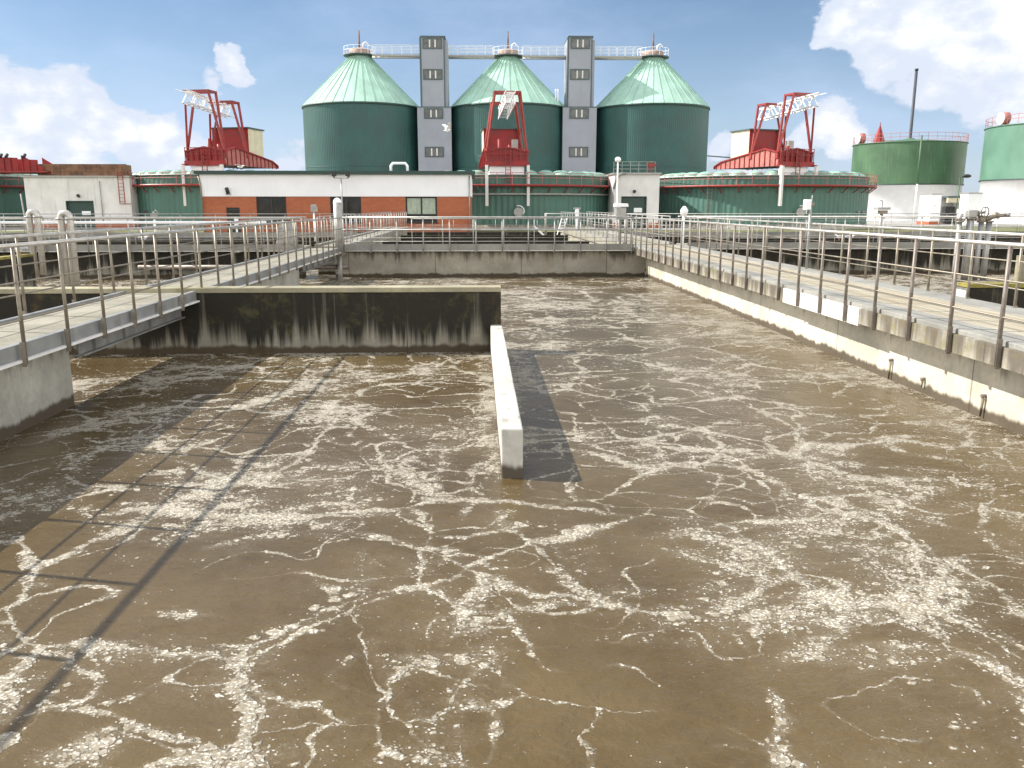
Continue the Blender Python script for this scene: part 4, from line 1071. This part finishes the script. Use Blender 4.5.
# ------------------------------------------------------------------ gulls
def gull_body():
    """one continuous body: tail, belly, breast, neck, head, along -x (head) to +x (tail)"""
    pts = [(.26, 0, .02), (.18, 0, .02), (.08, 0, .0), (-.04, 0, .0), (-.12, 0, .04), (-.17, 0, .09), (-.215, 0, .10), (-.25, 0, .095)]
    return pts, [.012, .04, .075, .085, .06, .045, .043, .012]
def perched(px, py, Y, label, flip=1):
    p = P(px, py, Y)
    t = thing('gull', label, 'gull', p, 0 if flip > 0 else math.pi, 'gulls')
    pts, rs = gull_body()
    MB().tube([(x, y, z+.17) for x, y, z in pts], rs, 10).build('body', 'gull', t)
    for sy in (-1, 1): MB().ball((.08, sy*.06, .2), .18, .03, .06, 10, 6).build('wing', 'gull_grey', t)
    MB().tube([(-.245, 0, .265), (-.31, 0, .255)], [.012, .003], 6).build('beak', 'orange', t)
    for sy in (-.03, .03): MB().tube([(0, sy, .1), (0, sy, 0)], .008, 5).build('leg', 'orange', t)
    return t
def flying(px, py, Y, label, rz=0, roll=.5, s=1.0):
    p = P(px, py, Y); t = thing('gull', label, 'gull', p, rz, 'gulls'); t.scale = (s, s, s)
    pts, rs = gull_body()
    b = MB().tube(pts, rs, 10); b.build('body', 'gull', t)
    for sy in (-1, 1):
        e = [(-.08, .05, .03), (-.14, .32, .03+roll*.30), (-.02, .62, .03+roll*.42), (.12, .68, .03+roll*.40), (.06, .34, .03+roll*.26), (.1, .05, .02)]
        vs = [(x, sy*y, z+.012) for x, y, z in e] + [(x, sy*y, z-.012) for x, y, z in e]
        MB().add(vs, [(0,1,4,5), (1,2,3,4), (6,11,10,7), (7,10,9,8)] + [(i, (i+1) % 6, (i+1) % 6 + 6, i+6) for i in range(6)]).build('wing', 'gull', t)
    MB().tube([(-.245, 0, .095), (-.31, 0, .085)], [.012, .003], 6).build('beak', 'orange', t)
    return t
flying(447, 131, 60, 'white gull flying in front of the left stair tower', R(200), 1.1)
flying(241, 167, 62, 'white gull gliding in front of the red crane at left', R(170), .25)
# perched gulls stand on walls whose tops are known
def on_top(x, y, z, label, flip=1):
    t = perched(512, 300, 20, label, flip); t.location = (x, y, z); return t
on_top(-14.15, 26.8, 1.13, 'gull perched on the mossy wall behind the left railing')
on_top(PX(144, 42.2, 240), 42.2, .9, 'gull perched on the low channel wall left of the left walkway', -1)
on_top(PX(839, 42.2, 240), 42.2, .9, 'gull perched on the right channel wall, left of its neighbour')
on_top(PX(850, 42.2, 240), 42.2, .9, 'gull perched on the right channel wall, right of its neighbour', -1)

# ================================================================== LIGHT AND SKY
sd = Vector((-1.0, .25, .86)).normalized()
sun = bpy.data.lights.new('sun', 'SUN'); sun.energy = 5.0; sun.angle = R(.53); sun.color = (1, .95, .87)
so = bpy.data.objects.new('sun', sun); C.objects.link(so); so.rotation_euler = sd.to_track_quat('Z', 'Y').to_euler()
elev = math.asin(sd.z); az = math.atan2(sd.x, sd.y)
W_ = bpy.data.worlds.new('World'); S.world = W_; W_.use_nodes = True
nt = W_.node_tree; n = nt.nodes; bg = n['Background']
class WN(NT):
    def __init__(s): s.t = nt; s.n = nt.nodes; s.l = nt.links
k = WN()
sky = n.new('ShaderNodeTexSky'); sky.sky_type = 'NISHITA'; sky.sun_disc = False
sky.sun_elevation = elev; sky.sun_rotation = az; sky.air_density = 1.0; sky.dust_density = 0.3; sky.ozone_density = 4.0
tc = n.new('ShaderNodeTexCoord').outputs['Generated']
def dirv(px, py): return (CM @ Vector(((px - 512) / FPX, (384 - py) / FPX, -1))).normalized()
x, y, z = k.sep(tc)[0:3]
pz = k.scale(tc, (1, 1, 1.7))
f1 = k.noise(pz, 6.0, 8, 0.58)
f2 = k.noise(pz, 20.0, 6, 0.6)
mask = None
puffs = [  # px, py of the picture's clouds turned into directions once, angular radius in px, weight
 (20,112,46,1),(62,104,38,1),(92,112,30,1),(-25,110,55,1),(20,150,55,.8),(75,140,42,.8),(125,135,24,1),(150,140,26,1),(180,152,22,.9),(160,165,40,.7),
 (234,72,17,.95),(244,84,14,.7),(214,90,16,.5),(280,165,30,.5),(300,150,24,.45),
 (842,20,28,1),(875,28,40,1),(915,30,52,1.05),(965,40,62,1.1),(1015,30,60,1.1),(1060,60,80,1.1),(940,78,32,.9),(975,92,36,.85),(1010,95,40,.8),(870,5,40,1),
 (826,122,27,1),(848,134,22,1),(800,138,22,.85),(722,150,20,.9),(700,160,20,.6),(975,130,40,.55),(740,170,30,.6)]
# slightly bent directions make the outlines billow
wob = k.vmath('SUBTRACT', k.noise(pz, 14.0, 5, 0.6, out='Color'), (0.5, 0.5, 0.5))
tw = k.vmath('ADD', tc, k.scale(wob, (.055, .055, .055)))
for px, py, rad, amp in puffs:
    d = dirv(px, py)
    dn = n.new('ShaderNodeVectorMath'); dn.operation = 'DISTANCE'; nt.links.new(tw, dn.inputs[0]); dn.inputs[1].default_value = d
    b = k.rng(dn.outputs['Value'], 0.0, rad / FPX * 1.45, amp, 0.0, False)
    mask = b if mask is None else k.math('MAXIMUM', mask, b)
fill_clouds = k.rng(k.noise(pz, 2.2, 3, 0.5), 0.36, 0.60, 0.2, 0.8)       # added clouds outside the view, there to fill shaded fronts
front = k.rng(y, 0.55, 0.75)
mask = k.math('MAXIMUM', mask, k.math('MULTIPLY', fill_clouds, k.math('SUBTRACT', 1.0, front)))
bil = k.math('SUBTRACT', 0.45, k.voro(k.vmath('ADD', pz, k.scale(wob, (.08, .08, .08))), 26.0, 'SMOOTH_F1'))
cf = k.math('ADD', mask, k.math('MULTIPLY', k.math('SUBTRACT', f1, 0.5), 0.75))
cf = k.math('ADD', cf, k.math('MULTIPLY', bil, 0.35))
cf = k.math('ADD', cf, k.math('MULTIPLY', k.math('SUBTRACT', f2, 0.5), 0.35))
cov = k.rng(cf, 0.31, 0.46)
veil = k.rng(k.noise(k.scale(tc, (1, 1, 2.4)), 3.0, 6, 0.6), 0.40, 0.72, 0.0, 0.34)
low = k.rng(z, 0.0, 0.28, 0.40, 0.0)
veil = k.math('MAXIMUM', k.math('ADD', veil, low), 0.0, clamp=True)
body = k.rng(k.math('ADD', cf, k.math('MULTIPLY', k.math('SUBTRACT', f2, 0.5), 1.4)), 0.45, 1.3)
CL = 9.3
ccol = k.mix(body, (CL*.72, CL*.79, CL*.92), (CL*1.08, CL*1.08, CL*1.07))
col = k.mix(veil, sky.outputs['Color'], (CL*.60, CL*.74, CL*1.02))
# unseen clouds behind the camera, brightened low down to light shaded fronts
fill_col = k.mix(k.rng(z, 0.2, 0.6), (CL*2.8, CL*2.7, CL*2.55), (CL*1.15, CL*1.2, CL*1.25))
ccol = k.mix(front, fill_col, ccol)
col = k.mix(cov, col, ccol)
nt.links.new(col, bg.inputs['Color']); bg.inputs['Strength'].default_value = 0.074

vs = S.view_settings; vs.view_transform = 'Standard'; vs.look = 'None'; vs.exposure = 0.62; vs.gamma = 1; vs.use_curve_mapping = False
S.render.engine = 'CYCLES'
